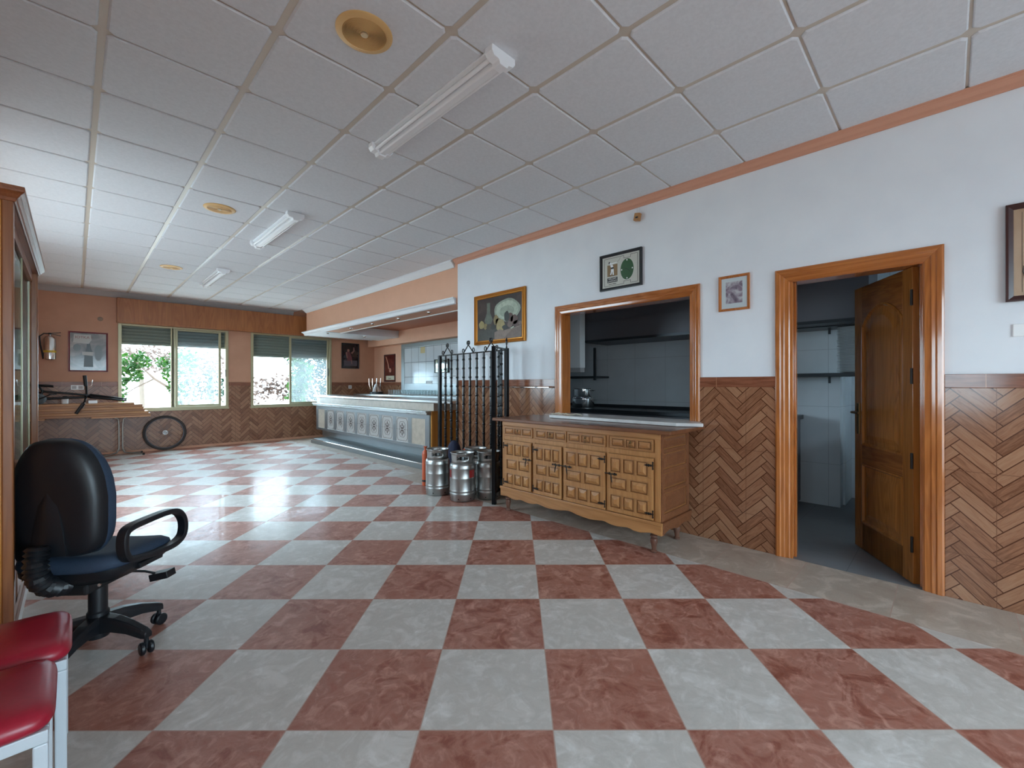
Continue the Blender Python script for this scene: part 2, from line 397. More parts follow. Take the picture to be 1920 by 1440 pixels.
M['white_metal'] = mat('white_lacquer_metal', srgb(196, 204, 210), 0.35)
M['batten_white'] = mat('batten_white_enamel', srgb(242, 244, 246), 0.35)
M['white_plastic'] = mat('white_plastic', srgb(238, 240, 240), 0.35)
M['white_marble'] = speckle('white_marble', srgb(214, 212, 210), srgb(196, 194, 192), 8, 0.22)
M['kitchen_tile'] = None
M['dark_steel'] = mat('sooty_steel', srgb(104, 104, 110), 0.5, 0.2)
M['dark_shelf'] = mat('dark_shelf_metal', srgb(56, 60, 64), 0.35, 0.5)
M['tyre'] = mat('rubber_tyre', srgb(52, 46, 44), 0.75)
M['orange_gas'] = mat('orange_cylinder_paint', srgb(196, 88, 52), 0.35)
M['red_paint'] = mat('red_paint', srgb(128, 34, 32), 0.4)
M['navy_cloth'] = mat('navy_cloth', srgb(30, 34, 58), 0.8)
M['porcelain'] = mat('porcelain', srgb(214, 218, 220), 0.2)
M['cable'] = mat('cream_cable', srgb(206, 200, 178), 0.5)
M['outside_ground'] = mat('pale_pavement', srgb(210, 206, 198), 0.8)
M['bark'] = mat('grey_bark', srgb(96, 84, 74), 0.8)
def tile_mat(name, base1, base2, au, av, su, sv, grout, rough, ou=0.0, ov=0.0, gw=0.0016, gdark=True, bump=0.03):
    m = mat(name, base1, rough); g = G(m); c = g.coords()
    u = ((c['XYZ'.index(au)] - ou) / su + 40.0); v = ((c['XYZ'.index(av)] - ov) / sv + 40.0)
    fu, fv = u.frac(), v.frac(); e = (fu.min(1.0 - fu) * su).min(fv.min(1.0 - fv) * sv).lt(gw)
    n = g.noise(g.vec(*c), 3.0, 3); base = g.ramp(n, [(0.3, base1), (0.7, base2)])
    g.set(P(m).inputs['Base Color'], g.mix(e, base, grout)); g.set(P(m).inputs['Normal'], g.bump(n * 0.5 + (1.0 - e) * 0.4, bump, 0.01))
    return m
M['kitchen_tile'] = tile_mat('grey_kitchen_tile', srgb(196, 203, 208), srgb(204, 211, 216), 'Y', 'Z', 0.45, 0.6, srgb(156, 162, 168), 0.22, 0.0, 0.44)
M['kitchen_floor'] = tile_mat('grey_kitchen_floor', srgb(112, 114, 118), srgb(124, 126, 130), 'X', 'Y', 0.5, 0.5, srgb(82, 84, 88), 0.4)
M['white_tile'] = tile_mat('glossy_white_tile', srgb(216, 224, 228), srgb(208, 216, 222), 'Y', 'Z', 0.305, 0.345, srgb(128, 134, 138), 0.08, 9.10, 1.80, 0.006, bump=0.015)
def glass_mat(name, tint, veil=0.0, veil_col=(0.9, 0.95, 1.0, 1), refl=0.08, rough=0.02):
    m = bpy.data.materials.new(name); m.use_nodes = True; nt = m.node_tree; nt.nodes.clear()
    out = nt.nodes.new('ShaderNodeOutputMaterial'); tr = nt.nodes.new('ShaderNodeBsdfTransparent'); tr.inputs[0].default_value = tint
    gl = nt.nodes.new('ShaderNodeBsdfGlossy'); gl.inputs['Roughness'].default_value = rough
    lw = nt.nodes.new('ShaderNodeLayerWeight'); lw.inputs[0].default_value = 0.5
    pw = nt.nodes.new('ShaderNodeMath'); pw.operation = 'POWER'; nt.links.new(lw.outputs['Facing'], pw.inputs[0]); pw.inputs[1].default_value = 4.0
    fr = nt.nodes.new('ShaderNodeMath'); fr.operation = 'MULTIPLY_ADD'; nt.links.new(pw.outputs[0], fr.inputs[0]); fr.inputs[1].default_value = 0.6; fr.inputs[2].default_value = refl * 0.5
    mx = nt.nodes.new('ShaderNodeMixShader'); nt.links.new(fr.outputs[0], mx.inputs[0]); nt.links.new(tr.outputs[0], mx.inputs[1]); nt.links.new(gl.outputs[0], mx.inputs[2])
    last = mx
    if veil:
        tl = nt.nodes.new('ShaderNodeBsdfTranslucent'); tl.inputs[0].default_value = veil_col
        m2 = nt.nodes.new('ShaderNodeMixShader'); m2.inputs[0].default_value = veil
        nt.links.new(mx.outputs[0], m2.inputs[1]); nt.links.new(tl.outputs[0], m2.inputs[2]); last = m2
    nt.links.new(last.outputs[0], out.inputs[0]); m.diffuse_color = tint
    return m
M['pane'] = glass_mat('window_glass', (0.93, 0.97, 1, 1), 0.03)
M['dusty_pane'] = glass_mat('dusty_window_glass', (0.93, 0.97, 1, 1), 0.05)
M['cab_glass'] = glass_mat('cabinet_glass', (0.80, 0.88, 0.86, 1), 0.05)
M['clear_glass'] = glass_mat('drinking_glass', (0.86, 0.90, 0.90, 1), 0.06)
def leaf_mat(name, c1, c2):
    m = bpy.data.materials.new(name); m.use_nodes = True; nt = m.node_tree; p = P(m)
    g = G(m); x, y, z = g.coords(); n = g.noise(g.vec(x, y, z), 2.5, 3); col = g.ramp(n, [(0.35, c1), (0.65, c2)])
    g.set(p.inputs['Base Color'], col); p.inputs['Roughness'].default_value = 0.6
    tl = nt.nodes.new('ShaderNodeBsdfTranslucent'); nt.links.new(col, tl.inputs[0]); mx = nt.nodes.new('ShaderNodeMixShader'); mx.inputs[0].default_value = 0.5
    out = nt.nodes['Material Output']; nt.links.new(p.outputs[0], mx.inputs[1]); nt.links.new(tl.outputs[0], mx.inputs[2]); nt.links.new(mx.outputs[0], out.inputs[0])
    return m
M['leaf_green'] = leaf_mat('fresh_leaves', (0.008, 0.045, 0.005, 1), (0.035, 0.10, 0.010, 1))
M['leaf_pink'] = leaf_mat('pinkish_leaves', (0.08, 0.05, 0.04, 1), (0.13, 0.09, 0.075, 1))
M['leaf_dark'] = leaf_mat('dark_leaves', (0.008, 0.026, 0.016, 1), (0.018, 0.05, 0.03, 1))

# ------------------------------------------------------------------ room shell
mb = MB(); mb.box(LW - 0.2, RW + 0.0, BW - 0.2, FWY + 0.2, -0.05, 0); mb.box(RW, 5.9, 4.79, FWY + 0.2, -0.05, 0)
struct(mb.build('floor', M['floor']), 'glossy red and white chequered marble-look tile floor')
mb = MB(); mb.box(RW, 6.6, -1.2, 4.65, -0.05, 0.0); struct(mb.build('floor_kitchen', M['kitchen_floor']), 'dark grey tile floor of the kitchen')
TH = 0.14
mb = MB()
for y0, y1, z0, z1 in [(BW - 0.2, 0.105, 0, CEIL + 0.1), (0.105, 0.825, 2.035, CEIL + 0.1), (0.825, 1.565, 0, CEIL + 0.1), (1.565, 2.965, 0, 0.935), (1.565, 2.965, 2.035, CEIL + 0.1), (2.965, 4.79, 0, CEIL + 0.1)]:
    mb.box(RW, RW + TH, y0, y1, z0, z1)
struct(mb.build('wall_right', M['white_wall']), 'white painted wall with a doorway and a serving hatch')
mb = MB()
for y0, y1 in [(BW, 0.02), (0.92, 1.49), (3.05, 4.79)]:
    mb.box(RW - 0.012, RW, y0, y1, 0, 1.255); mb.box(RW - 0.016, RW, y0, y1, 1.255, 1.335)
mb.box(RW - 0.012, RW, 1.49, 3.05, 0, 0.92)
struct(mb.build('trim_1', M['herr_y'], bevel=0.002), 'brown herringbone tile wainscot along the white wall')
# far wall with two window openings
mb = MB(); xs = [LW - 0.2, 0.60, 2.29, 2.775, 4.485, 5.9]
for a, b in ((0, 1), (2, 3), (4, 5)): mb.box(xs[a], xs[b], FWY, FWY + 0.22, 0, CEIL + 0.1)
for a, b in ((1, 2), (3, 4)): mb.box(xs[a], xs[b], FWY, FWY + 0.22, 0, 0.80); mb.box(xs[a], xs[b], FWY, FWY + 0.22, 2.41, CEIL + 0.1)
struct(mb.build('wall_far', M['orange_wall']), 'salmon painted end wall with two windows')
mb = MB()
for x0, x1, z1 in [(LW, 0.57, 1.335), (0.57, 2.32, 0.775), (2.32, 2.742, 1.335), (2.742, 4.516, 0.77), (4.516, 5.67, 1.335)]:
    mb.box(x0, x1, FWY - 0.012, FWY, 0, min(z1, 1.255))
    if z1 > 1.3: mb.box(x0, x1, FWY - 0.015, FWY, 1.255, z1)
struct(mb.build('trim_2', M['herr_x'], bevel=0.002), 'brown herringbone tile wainscot under the windows')
mb = MB(); mb.box(LW, 5.67, FWY - 0.03, FWY - 0.012, 0, 0.045); struct(mb.build('baseboard_far', M['orange_wall']), 'thin salmon skirting strip under the end wall')
# left wall, wall behind, bar recess walls
mb = MB(); ys = BW - 0.2
for y0, y1, z0, z1 in LEFT_OPEN:
    mb.box(LW - 0.2, LW, ys, y0, 0, CEIL + 0.1); mb.box(LW - 0.2, LW, y0, y1, 0, z0); mb.box(LW - 0.2, LW, y0, y1, z1, CEIL + 0.1); ys = y1
mb.box(LW - 0.2, LW, ys, FWY + 0.22, 0, CEIL + 0.1)
struct(mb.build('wall_left', M['orange_wall']))
mb = MB(); x0, x1, z0, z1 = BACK_OPEN[0]
mb.box(LW, x0, BW - 0.2, BW, 0, CEIL + 0.1); mb.box(x1, RW, BW - 0.2, BW, 0, CEIL + 0.1); mb.box(x0, x1, BW - 0.2, BW, 0, z0); mb.box(x0, x1, BW - 0.2, BW, z1, CEIL + 0.1)
struct(mb.build('wall_back', M['white_wall']))
mb = MB(); mb.box(5.67, 5.9, 4.65, FWY + 0.2, 0, CEIL + 0.1); struct(mb.build('wall_bar', M['orange_light']), 'light salmon wall behind the bar')
mb = MB(); mb.box(5.655, 5.67, 9.56, FWY, 0, 1.335); struct(mb.build('trim_3', M['herr_y']), 'brown tile strip on the wall behind the bar')
mb = MB(); mb.box(RW + TH, 5.67, 4.65, 4.79, 0, CEIL + 0.1); struct(mb.build('wall_partition', M['orange_light']))
# kitchen shell
mb = MB(); mb.box(5.56, 5.72, 0.80, 4.65, 0, 2.7); mb.box(6.15, 6.3, -1.2, 0.80, 0, 2.7); mb.box(5.72, 6.3, 0.78, 0.86, 0, 2.7)
struct(mb.build('wall_kitchen_back', M['kitchen_tile']), 'grey tiled back wall of the kitchen')
mb = MB(); mb.box(RW + TH, 4.6, -1.3, -1.2, 0, 2.7); mb.box(5.3, 6.3, -1.3, -1.2, 0, 2.7); mb.box(4.6, 5.3, -1.3, -1.2, 0, 1.35); mb.box(4.6, 5.3, -1.3, -1.2, 1.95, 2.7); mb.box(RW + TH, 5.67, 4.62, 4.65, 0, 2.7)  # out-of-view opening added in one end wall to light the kitchen
struct(mb.build('wall_kitchen_ends', M['kitchen_tile']), 'grey tiled end walls of the kitchen')
mb = MB(); mb.box(RW + TH, 6.3, -1.3, 4.65, 2.7, 2.8); struct(mb.build('ceiling_kitchen', M['white_plaster']))
# main ceiling: grid bars behind lay-in tiles
mb = MB(); mb.box(LW - 0.2, 5.9, BW - 0.2, FWY + 0.22, CEIL + 0.0, CEIL + 0.1, 0)
gx = [0.097 + 0.598 * k for k in range(-2, 8)]; gy = [2.916 + 0.598 * k for k in range(-12, 15)]
for a, b in zip(gx, gx[1:]):
    for c, d in zip(gy, gy[1:]):
        x0, x1, y0, y1 = max(a + 0.019, LW), min(b - 0.019, RW), max(c + 0.008, BW), min(d - 0.008, FWY)
        if x1 - x0 < 0.03 or y1 - y0 < 0.03: continue
        ch = 0.022
        def oct_(x0, x1, y0, y1, z, q): return [(x0 + q, y0, z), (x1 - q, y0, z), (x1, y0 + q, z), (x1, y1 - q, z), (x1 - q, y1, z), (x0 + q, y1, z), (x0, y1 - q, z), (x0, y0 + q, z)]
        i = 0.005
        mb.loft([oct_(x0 - 0.004, x1 + 0.004, y0 - 0.002, y1 + 0.002, CEIL - 0.001, ch), oct_(x0, x1, y0, y1, CEIL - 0.006, ch), oct_(x0 + i, x1 - i, y0 + i, y1 - i, CEIL - 0.010, ch)], cap=False, smooth=False, mi=1)
        mb.face(oct_(x0 + i, x1 - i, y0 + i, y1 - i, CEIL - 0.010, ch)[::-1], 1)
struct(mb.build('ceiling', [M['ceiling_bar'], M['ceiling_tile']], normals=False), 'suspended ceiling of square grey-white tiles in a metal grid')
# cornices
def moulding(name, m, path_a, path_b, prof, out, label=None):
    a, b = Vector(path_a), Vector(path_b); o = Vector(out)
    mb = MB(); mb.loft([[p + o * d + Vector((0, 0, z)) for d, z in prof] for p in (a, b)], smooth=False); return struct(mb.build(name, m, bevel=0.003), label)
CP = [(0, -0.07), (0.012, -0.07), (0.016, -0.058), (0.034, -0.048), (0.048, -0.028), (0.052, -0.012), (0.062, -0.01), (0.062, 0), (0, 0)]
moulding('trim_4', M['orange_cornice'], (RW, BW, 2.994), (RW, 4.83, 2.994), CP, (-1, 0, 0), 'salmon cornice above the white wall')
CP2 = [(0, -0.10), (0.012, -0.10), (0.03, -0.075), (0.055, -0.035), (0.07, -0.012), (0.075, 0), (0, 0)]
moulding('trim_5', M['grey_plaster'], (LW, FWY, 2.994), (3.62, FWY, 2.994), CP2, (0, -1, 0), 'grey cornice above the end wall')
# door casing and lining
def casing(name, y0, y1, z0, z1, lw, parts_to_floor, label):
    prof = [(0.0, 0.0), (0.0, -0.016), (lw * 0.12, -0.024), (lw * 0.34, -0.024), (lw * 0.40, -0.018), (lw * 0.60, -0.018), (lw * 0.66, -0.012), (lw * 0.92, -0.010), (lw, -0.004), (lw, 0.0)]
    root = MB(); 
    def run(corner_list, mi):
        rings = []
        for (py, pz, dy, dz) in corner_list:
            rings.append([(RW - 0.001 + d, py + dy * q, pz + dz * q) for q, d in prof])
        root.loft(rings, smooth=False, mi=mi)
    run([(y1, z0, -1, 0), (y1, z1, -1, -1)], 0); run([(y1, z1, -1, -1), (y0, z1, 1, -1)], 1); run([(y0, z1, 1, -1), (y0, z0, 1, 0)], 0)
    o = root.build(name, [M['pine_z'], M['pine_y']], bevel=0.002)
    return struct(o, label)
casing('trim_6', 0.02, 0.925, 0.0, 2.122, 0.095, True, 'varnished pine door casing')
casing('trim_7', 1.485, 3.055, 0.965, 2.122, 0.09, False, 'varnished pine casing around the serving hatch')
mb = MB(); mb.box(RW - 0.002, RW + TH, 0.095, 0.120, 0, 2.03); mb.box(RW - 0.002, RW + TH, 0.815, 0.84, 0, 2.03); mb.box(RW - 0.002, RW + TH, 0.095, 0.84, 2.025, 2.05)
mb.box(RW + 0.05, RW + 0.075, 0.12, 0.132, 0, 2.025); mb.box(RW + 0.05, RW + 0.075, 0.803, 0.815, 0, 2.025)
struct(mb.build('trim_8', M['pine_z'], bevel=0.002), 'varnished pine door lining')
mb = MB(); mb.box(RW - 0.002, RW + TH, 1.55, 1.575, 0.965, 2.03); mb.box(RW - 0.002, RW + TH, 2.962, 2.985, 0.965, 2.03); mb.box(RW - 0.002, RW + TH, 1.55, 2.985, 2.03, 2.05)
struct(mb.build('trim_9', M['pine_z'], bevel=0.002), 'varnished pine lining of the serving hatch')
# marble sill on the hatch
mb = MB(); mb.prism([(3.42, 2.91, 0.937), (3.42, 1.57, 0.937), (3.52, 1.39, 0.937), (RW + TH, 1.39 + 0.18, 0.937), (RW + TH, 2.96, 0.937), (RW - 0.001, 2.96, 0.937), (RW - 0.001, 3.05, 0.937)], (0, 0, 0.028))
tag(mb.build('marble_sill', M['white_marble'], bevel=0.003), 'white marble sill of the serving hatch above the carved sideboard', 'window sill')

# ------------------------------------------------------------------ canopy over the bar
SF = 3.705
mb = MB()
mb.box(SF, SF + 0.36, 4.79, 10.35, 2.40, CEIL, 0)                     # front beam
mb.box(SF + 0.36, 5.45, 9.35, 10.35, 2.40, CEIL, 0)                   # end beam
mb.box(5.45, 5.67, 4.79, 10.90, 2.255, CEIL, 1)                       # bulkhead on the back wall
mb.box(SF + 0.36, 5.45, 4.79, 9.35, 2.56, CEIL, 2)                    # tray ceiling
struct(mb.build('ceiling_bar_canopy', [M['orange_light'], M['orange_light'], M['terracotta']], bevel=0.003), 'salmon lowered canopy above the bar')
LP = [(0.0, 0.085), (0.085, 0.085), (0.085, 0.068), (0.062, 0.055), (0.045, 0.03), (0.04, 0.008), (0.022, 0.0), (0.0, 0.0)]
mb = MB()
def mitre_run(mb, pts, outs, prof, z0, mi=0):
    mb.loft([[Vector((p[0] + o[0] * d, p[1] + o[1] * d, z0 + z)) for d, z in prof] for p, o in zip(pts, outs)], smooth=False, mi=mi)
mitre_run(mb, [(SF, 4.83), (SF, 10.35), (5.3, 10.35)], [(-1, -0.45), (-1, 1), (0, 1)], LP, 2.385)
UP = [(0, 0), (0.012, 0), (0.03, 0.03), (0.055, 0.06), (0.07, 0.075), (0.07, 0.10), (0, 0.10)]
mitre_run(mb, [(SF, 4.86), (SF, 10.35), (5.3, 10.35)], [(-1, 0), (-1, 1), (0, 1)], UP, 2.894)
mb.box(SF + 0.345, SF + 0.375, 4.79, 9.36, 2.385, 2.425); mb.box(SF + 0.36, 5.45, 9.335, 9.35, 2.39, 2.555); mb.box(SF + 0.0, 5.45, 9.37, 10.33, 2.392, 2.401)
struct(mb.build('trim_10', M['white_plaster'], bevel=0.003), 'white plaster mouldings of the bar canopy')
names = ['first', 'second', 'third', 'fourth', 'fifth']
def spot(x, y, z, label):
    t = thing('recessed_spotlight', (x, y, z), label, 'spotlight', 'recessed spotlights under the bar canopy')
    MB().lathe([(0.028, 0.002), (0.036, 0.0), (0.044, -0.004), (0.044, 0.001)], (0, 0, 0), 20).build('bezel', M['chrome'], t, local=True)
    MB().lathe([(0.026, -0.012), (0.022, -0.022), (0.012, -0.025)], (0, 0, 0), 16).build('bulb', M['brass_dark'], t, local=True)
    MB().lathe([(0.028, 0.0), (0.026, -0.012), (0.001, -0.012)], (0, 0, 0), 16).build('reflector', M['chrome'], t, local=True)
for k, y in enumerate((5.72, 6.62, 7.54, 8.45, 9.56)):
    spot(3.86, y, 2.399, 'chrome recessed spotlight in the long front beam, %s counted from the white wall' % names[k])
spot(4.72, 9.60, 2.391, 'chrome recessed spotlight alone in the far cross beam of the bar canopy')

# ------------------------------------------------------------------ windows in the end wall
def window(name, x0, x1, z0, z1, xm, shz, slide, label, panes):
    """aluminium sliding window; the room side face of the frame stands on the wall at FWY"""
    root = bpy.data.objects.new(name, None); COL.objects.link(root); root.location = ((x0 + x1) / 2, FWY, z0)
    struct(root, label)
    f = 0.052; y0, y1 = FWY - 0.022, FWY + 0.075
    mb = MB(); mb.box(x0, x0 + f, y0, y1, z0, z1); mb.box(x1 - f, x1, y0, y1, z0, z1); mb.box(x0 + f, x1 - f, y0, y1, z0, z0 + f + 0.01); mb.box(x0 + f, x1 - f, y0, y1, z1 - f * 0.6, z1)
    mb.box(x0 - 0.012, x1 + 0.012, y0 - 0.006, y0 + 0.006, z0 - 0.008, z0 + 0.018)
    mb.build('window_frame', M['alu'], root, bevel=0.003)
    for sx0, sx1, yy, g in panes:
        s = 0.045
        mb = MB(); mb.box(sx0, sx0 + s, yy, yy + 0.028, z0 + f, z1 - f * 0.6); mb.box(sx1 - s, sx1, yy, yy + 0.028, z0 + f, z1 - f * 0.6)
        mb.box(sx0 + s, sx1 - s, yy, yy + 0.028, z0 + f, z0 + f + 0.05); mb.box(sx0 + s, sx1 - s, yy, yy + 0.028, z1 - f * 0.6 - 0.03, z1 - f * 0.6)
        so = mb.build('sash', M['alu'], root, bevel=0.003)
        MB().box(sx0 + s, sx1 - s, yy + 0.012, yy + 0.016, z0 + f + 0.05, z1 - f * 0.6 - 0.03).build('pane', M[g], so)
    mb = MB(); z = shz
    while z < z1 + 0.02:
        mb.prism([(x0 + 0.03, FWY + 0.125, z), (x0 + 0.03, FWY + 0.108, z + 0.018), (x0 + 0.03, FWY + 0.106, z + 0.04), (x0 + 0.03, FWY + 0.118, z + 0.062), (x0 + 0.03, FWY + 0.125, z + 0.064)], (x1 - x0 - 0.06, 0, 0)); z += 0.064
    mb.box(x0 + 0.03, x1 - 0.03, FWY + 0.122, FWY + 0.130, shz, z1); mb.build('roller_shutter', M['shutter'], root)
    return root
w1 = window('window_1', 0.572, 2.321, 0.775, 2.425, 1.38, 2.045, 0.05, 'left sliding window of the end wall with lowered shutter slats',
            [(1.350, 1.415, FWY + 0.015, 'pane'), (1.42, 2.20, FWY + 0.045, 'dusty_pane')])
MB().box(2.262, 2.274, FWY - 0.034, FWY - 0.02, 1.45, 1.60).build('handle', M['hinge_iron'], w1, bevel=0.002)
w2 = window('window_2', 2.744, 4.516, 0.77, 2.43, 3.59, 1.905, 0.0, 'right sliding window of the end wall beside the bar canopy',
            [(3.545, 4.46, FWY + 0.010, 'dusty_pane')])
MB().box(4.425, 4.437, FWY - 0.02, FWY + 0.012, 1.50, 1.68).build('handle', M['hinge_iron'], w2, bevel=0.002)
mb = MB(); mb.box(0.553, 4.70, FWY - 0.13, FWY, 2.435, 2.885); mb.box(0.548, 4.70, FWY - 0.136, FWY - 0.0, 2.432, 2.452)
struct(mb.build('trim_11', M['box_wood'], bevel=0.004), 'long oak shutter box across the top of both windows')
# windows beside the viewer; the one behind is added for fill daylight
for k, (y0, y1, z0, z1) in enumerate(LEFT_OPEN):
    mb = MB(); a, b = LW - 0.09, LW - 0.03; f = 0.05
    mb.box(a, b, y0, y0 + f, z0, z1); mb.box(a, b, y1 - f, y1, z0, z1); mb.box(a, b, y0, y1, z0, z0 + f); mb.box(a, b, y0, y1, z1 - f, z1); mb.box(a, b, (y0 + y1) / 2 - 0.03, (y0 + y1) / 2 + 0.03, z0, z1)
    struct(mb.build('window_%d' % (3 + k), M['alu'], bevel=0.003))
x0, x1, z0, z1 = BACK_OPEN[0]; mb = MB()
for q in (x0, (2 * x0 + x1) / 3, (x0 + 2 * x1) / 3, x1 - 0.06): mb.box(q, q + 0.06, BW - 0.1, BW - 0.04, z0, z1)
mb.box(x0, x1, BW - 0.1, BW - 0.04, z0, z0 + 0.08); mb.box(x0, x1, BW - 0.1, BW - 0.04, z1 - 0.06, z1)
struct(mb.build('window_5', M['alu'], bevel=0.003))
# outside
mb = MB(); mb.box(-40, 40, FWY + 0.3, 60, -0.35, -0.3); tag(mb.build('outside_ground', M['outside_ground']), 'pale sunlit paving outside the windows', 'ground', kind='structure')
mb = MB(); mb.box(-40, LW - 0.3, -40, FWY + 0.3, -0.35, -0.3); mb.box(LW - 0.3, 40, -40, BW - 0.3, -0.35, -0.3); tag(mb.build('outside_ground', mat('grey_asphalt', srgb(150, 150, 150), 0.9)), 'grey yard beside and behind the room', 'ground', kind='structure')
rnd = random.Random(11)
def leaves(mb, c, r, n, size, squash=1.0, mi=0):
    for _ in range(n):
        while True:
            p = Vector((rnd.uniform(-1, 1), rnd.uniform(-1, 1), rnd.uniform(-1, 1)))
            if p.length < 1: break
        p = Vector(c) + Vector((p.x * r, p.y * r, p.z * r * squash))
        a = Vector((rnd.gauss(0, 1), rnd.gauss(0, 1), rnd.gauss(0, 0.6))).normalized(); b = a.cross(Vector((rnd.gauss(0, 1), rnd.gauss(0, 1), rnd.gauss(0, 1)))).normalized()
        s = size * rnd.uniform(0.6, 1.2)
        mb.face([p - a * s, p - a * s * 0.2 + b * s * 0.5, p + a * s * 0.6 + b * s * 0.25, p + a * s, p + a * s * 0.5 - b * s * 0.35, p - a * s * 0.3 - b * s * 0.5], mi)
def tree(name, loc, label, trunk, clusters, lm, size):
    t = thing(name, loc, label, 'tree', 'trees outside the windows')
    mb = MB()
    for pts, r in trunk: mb.tube(pts, r, 8)
    mb.build('trunk', M['bark'], t)
    mb = MB()
    for c, r, n in clusters: leaves(mb, c, r, n, size)
    mb.build('foliage', M[lm], t, normals=False)
    return t
# a slender tree seen through the open half of the left window
tx = 2.05; ty = 13.6
tree('leafy_tree', (tx, ty, -0.3), 'young green tree with a leaning branch outside the left window',
     [([(tx, ty, -0.3), (1.98, ty, 0.5), (1.83, ty, 1.05), (1.35, ty - 0.1, 1.42), (0.98, ty - 0.1, 1.85)], [0.05, 0.045, 0.035, 0.028, 0.012]), ([(1.98, ty, 0.5), (2.1, ty, 1.2), (1.9, ty, 2.0)], [0.04, 0.03, 0.012]), ([(1.35, ty, 1.42), (1.0, ty, 1.2), (0.7, ty, 0.95)], [0.02, 0.014, 0.008])],
     [((0.82, ty, 1.75), 0.26, 150), ((0.72, ty, 1.32), 0.22, 120), ((1.0, ty, 1.52), 0.2, 70), ((0.55, ty, 1.6), 0.2, 60), ((1.1, ty, 1.85), 0.22, 110), ((0.68, ty, 1.02), 0.2, 80), ((0.45, ty, 1.15), 0.18, 60),
      ((1.72, ty, 1.55), 0.22, 120), ((1.75, ty, 1.2), 0.2, 110), ((1.55, ty, 1.8), 0.18, 60), ((1.8, ty, 0.8), 0.13, 40), ((1.95, ty, 1.9), 0.3, 120)], 'leaf_green', 0.065)
tree('blossoming_tree', (1.4, 16.5, -0.3), 'pinkish leaved tree further back outside the left window',
     [([(1.4, 16.5, -0.3), (1.35, 16.5, 1.6), (1.1, 16.5, 2.3)], [0.08, 0.06, 0.03])],
     [((0.55 + 0.33 * k, 16.5 + rnd.uniform(-.3, .3), 1.98 + rnd.uniform(-.14, .18)), 0.38, 190) for k in range(9)], 'leaf_pink', 0.06)
tree('leafy_tree', (5.55, 14.2, -0.3), 'pink and green tree outside the left half of the right window',
     [([(5.55, 14.2, -0.3), (5.2, 14.2, 0.6), (4.75, 14.2, 1.15)], [0.05, 0.04, 0.02])],
     [((3.75 + 0.22 * (k % 7), 14.2, 0.95 + 0.2 * (k // 7) + rnd.uniform(-.08, .08)), 0.22, 24) for k in range(21)], 'leaf_pink', 0.075)
tree('leafy_tree', (5.6, 13.5, -0.3), 'green tree right behind the middle of the right window',
     [([(5.6, 13.5, -0.3), (5.1, 13.5, 1.0), (4.7, 13.5, 1.9)], [0.06, 0.045, 0.02])],
     [((4.62 + rnd.uniform(-.15, .25), 13.5, 0.75 + 0.16 * k), 0.22, 60) for k in range(10)], 'leaf_green', 0.085)
tree('dense_tree', (6.6, 15.8, -0.3), 'dense dark tree filling the glazed half of the right window',
     [([(6.6, 15.8, -0.3), (6.5, 15.8, 1.4), (6.2, 15.8, 2.4)], [0.12, 0.09, 0.05])],
     [((5.35 + 0.36 * (k % 6) + rnd.uniform(-.1, .1), 15.8 + rnd.uniform(-.4, .4), 0.95 + 0.3 * (k // 6)), 0.3, 150) for k in range(36)], 'leaf_dark', 0.06)
tree('dense_tree', (4.4, 20.5, -0.3), 'distant tree behind the dusty pane of the left window',
     [([(3.75, 20.5, -0.3), (3.75, 20.5, 1.4), (3.7, 20.5, 2.1)], [0.14, 0.1, 0.05])],
     [((2.9 + 0.42 * (k % 5) + rnd.uniform(-.15, .15), 20.5 + rnd.uniform(-.4, .4), 0.9 + 0.32 * (k // 5)), 0.34, 70) for k in range(15)], 'leaf_dark', 0.07)

# ------------------------------------------------------------------ kitchen door leaf
HX, HY = 3.765, 0.132; DA = R(31.0); DL, DH, DT = 0.715, 2.015, 0.038
door = bpy.data.objects.new('door_1', None); COL.objects.link(door); door.location = (HX, HY, 0.008); door.rotation_euler = (0, 0, DA)
struct(door, 'varnished wooden door standing half open into the kitchen')
mb = MB()   # local: x along the leaf from the hinge, y = thickness (-y side faces away, +y side faces the viewer)
st = 0.105
mb.box(0, st, 0, DT, 0, DH); mb.box(DL - st, DL, 0, DT, 0, DH); mb.box(st, DL - st, 0, DT, 0, 0.20)
mb.box(st, DL - st, 0.008, DT - 0.008, 0.2, DH - 0.1)
leaf = mb.build('leaf', M['door_wood'], door, local=True, bevel=0.002)
mb = MB(); mb.box(st, DL - st, -0.0, DT, 0.66, 0.80); mb.box(st, DL - st, 0, DT, 0.0, 0.205)
pts = [(st, 0, DH), (st, 0, 1.72)] + [(st + (DL - 2 * st) * k / 12, 0, 1.72 + 0.13 * math.sin(math.pi * k / 12) ** 0.8) for k in range(1, 12)] + [(DL - st, 0, 1.72), (DL - st, 0, DH)]
mb.prism(pts, (0, DT, 0)); mb.build('rail', M['door_wood_h'], door, local=True, bevel=0.002)
for side in (0, 1):
    y = DT - 0.007 if side else 0.007; out = 0.011 if side else -0.011
    for z0, z1, arch in ((0.205, 0.66, 0), (0.80, 1.72, 0.13)):
        def outline(i):
            a, b = st + i, DL - st - i; top = [(a + (b - a) * k / 12, z1 - i + (arch * math.sin(math.pi * k / 12) ** 0.8 if arch else 0)) for k in range(13)]
            return [(a, z0 + i), (b, z0 + i)] + [(x, z) for x, z in reversed(top)]
        def ring(i, yy): return [(x, yy, z) for x, z in outline(i)]
        mb = MB(); mb.loft([ring(0, y - out * .6), ring(0, y + out), ring(0.012, y + out * 1.2), ring(0.022, y), ring(0.05, y + out * .15), ring(0.085, y + out * .8)], smooth=False)
        mb.build('raised_panel', M['door_wood'], door, local=True)
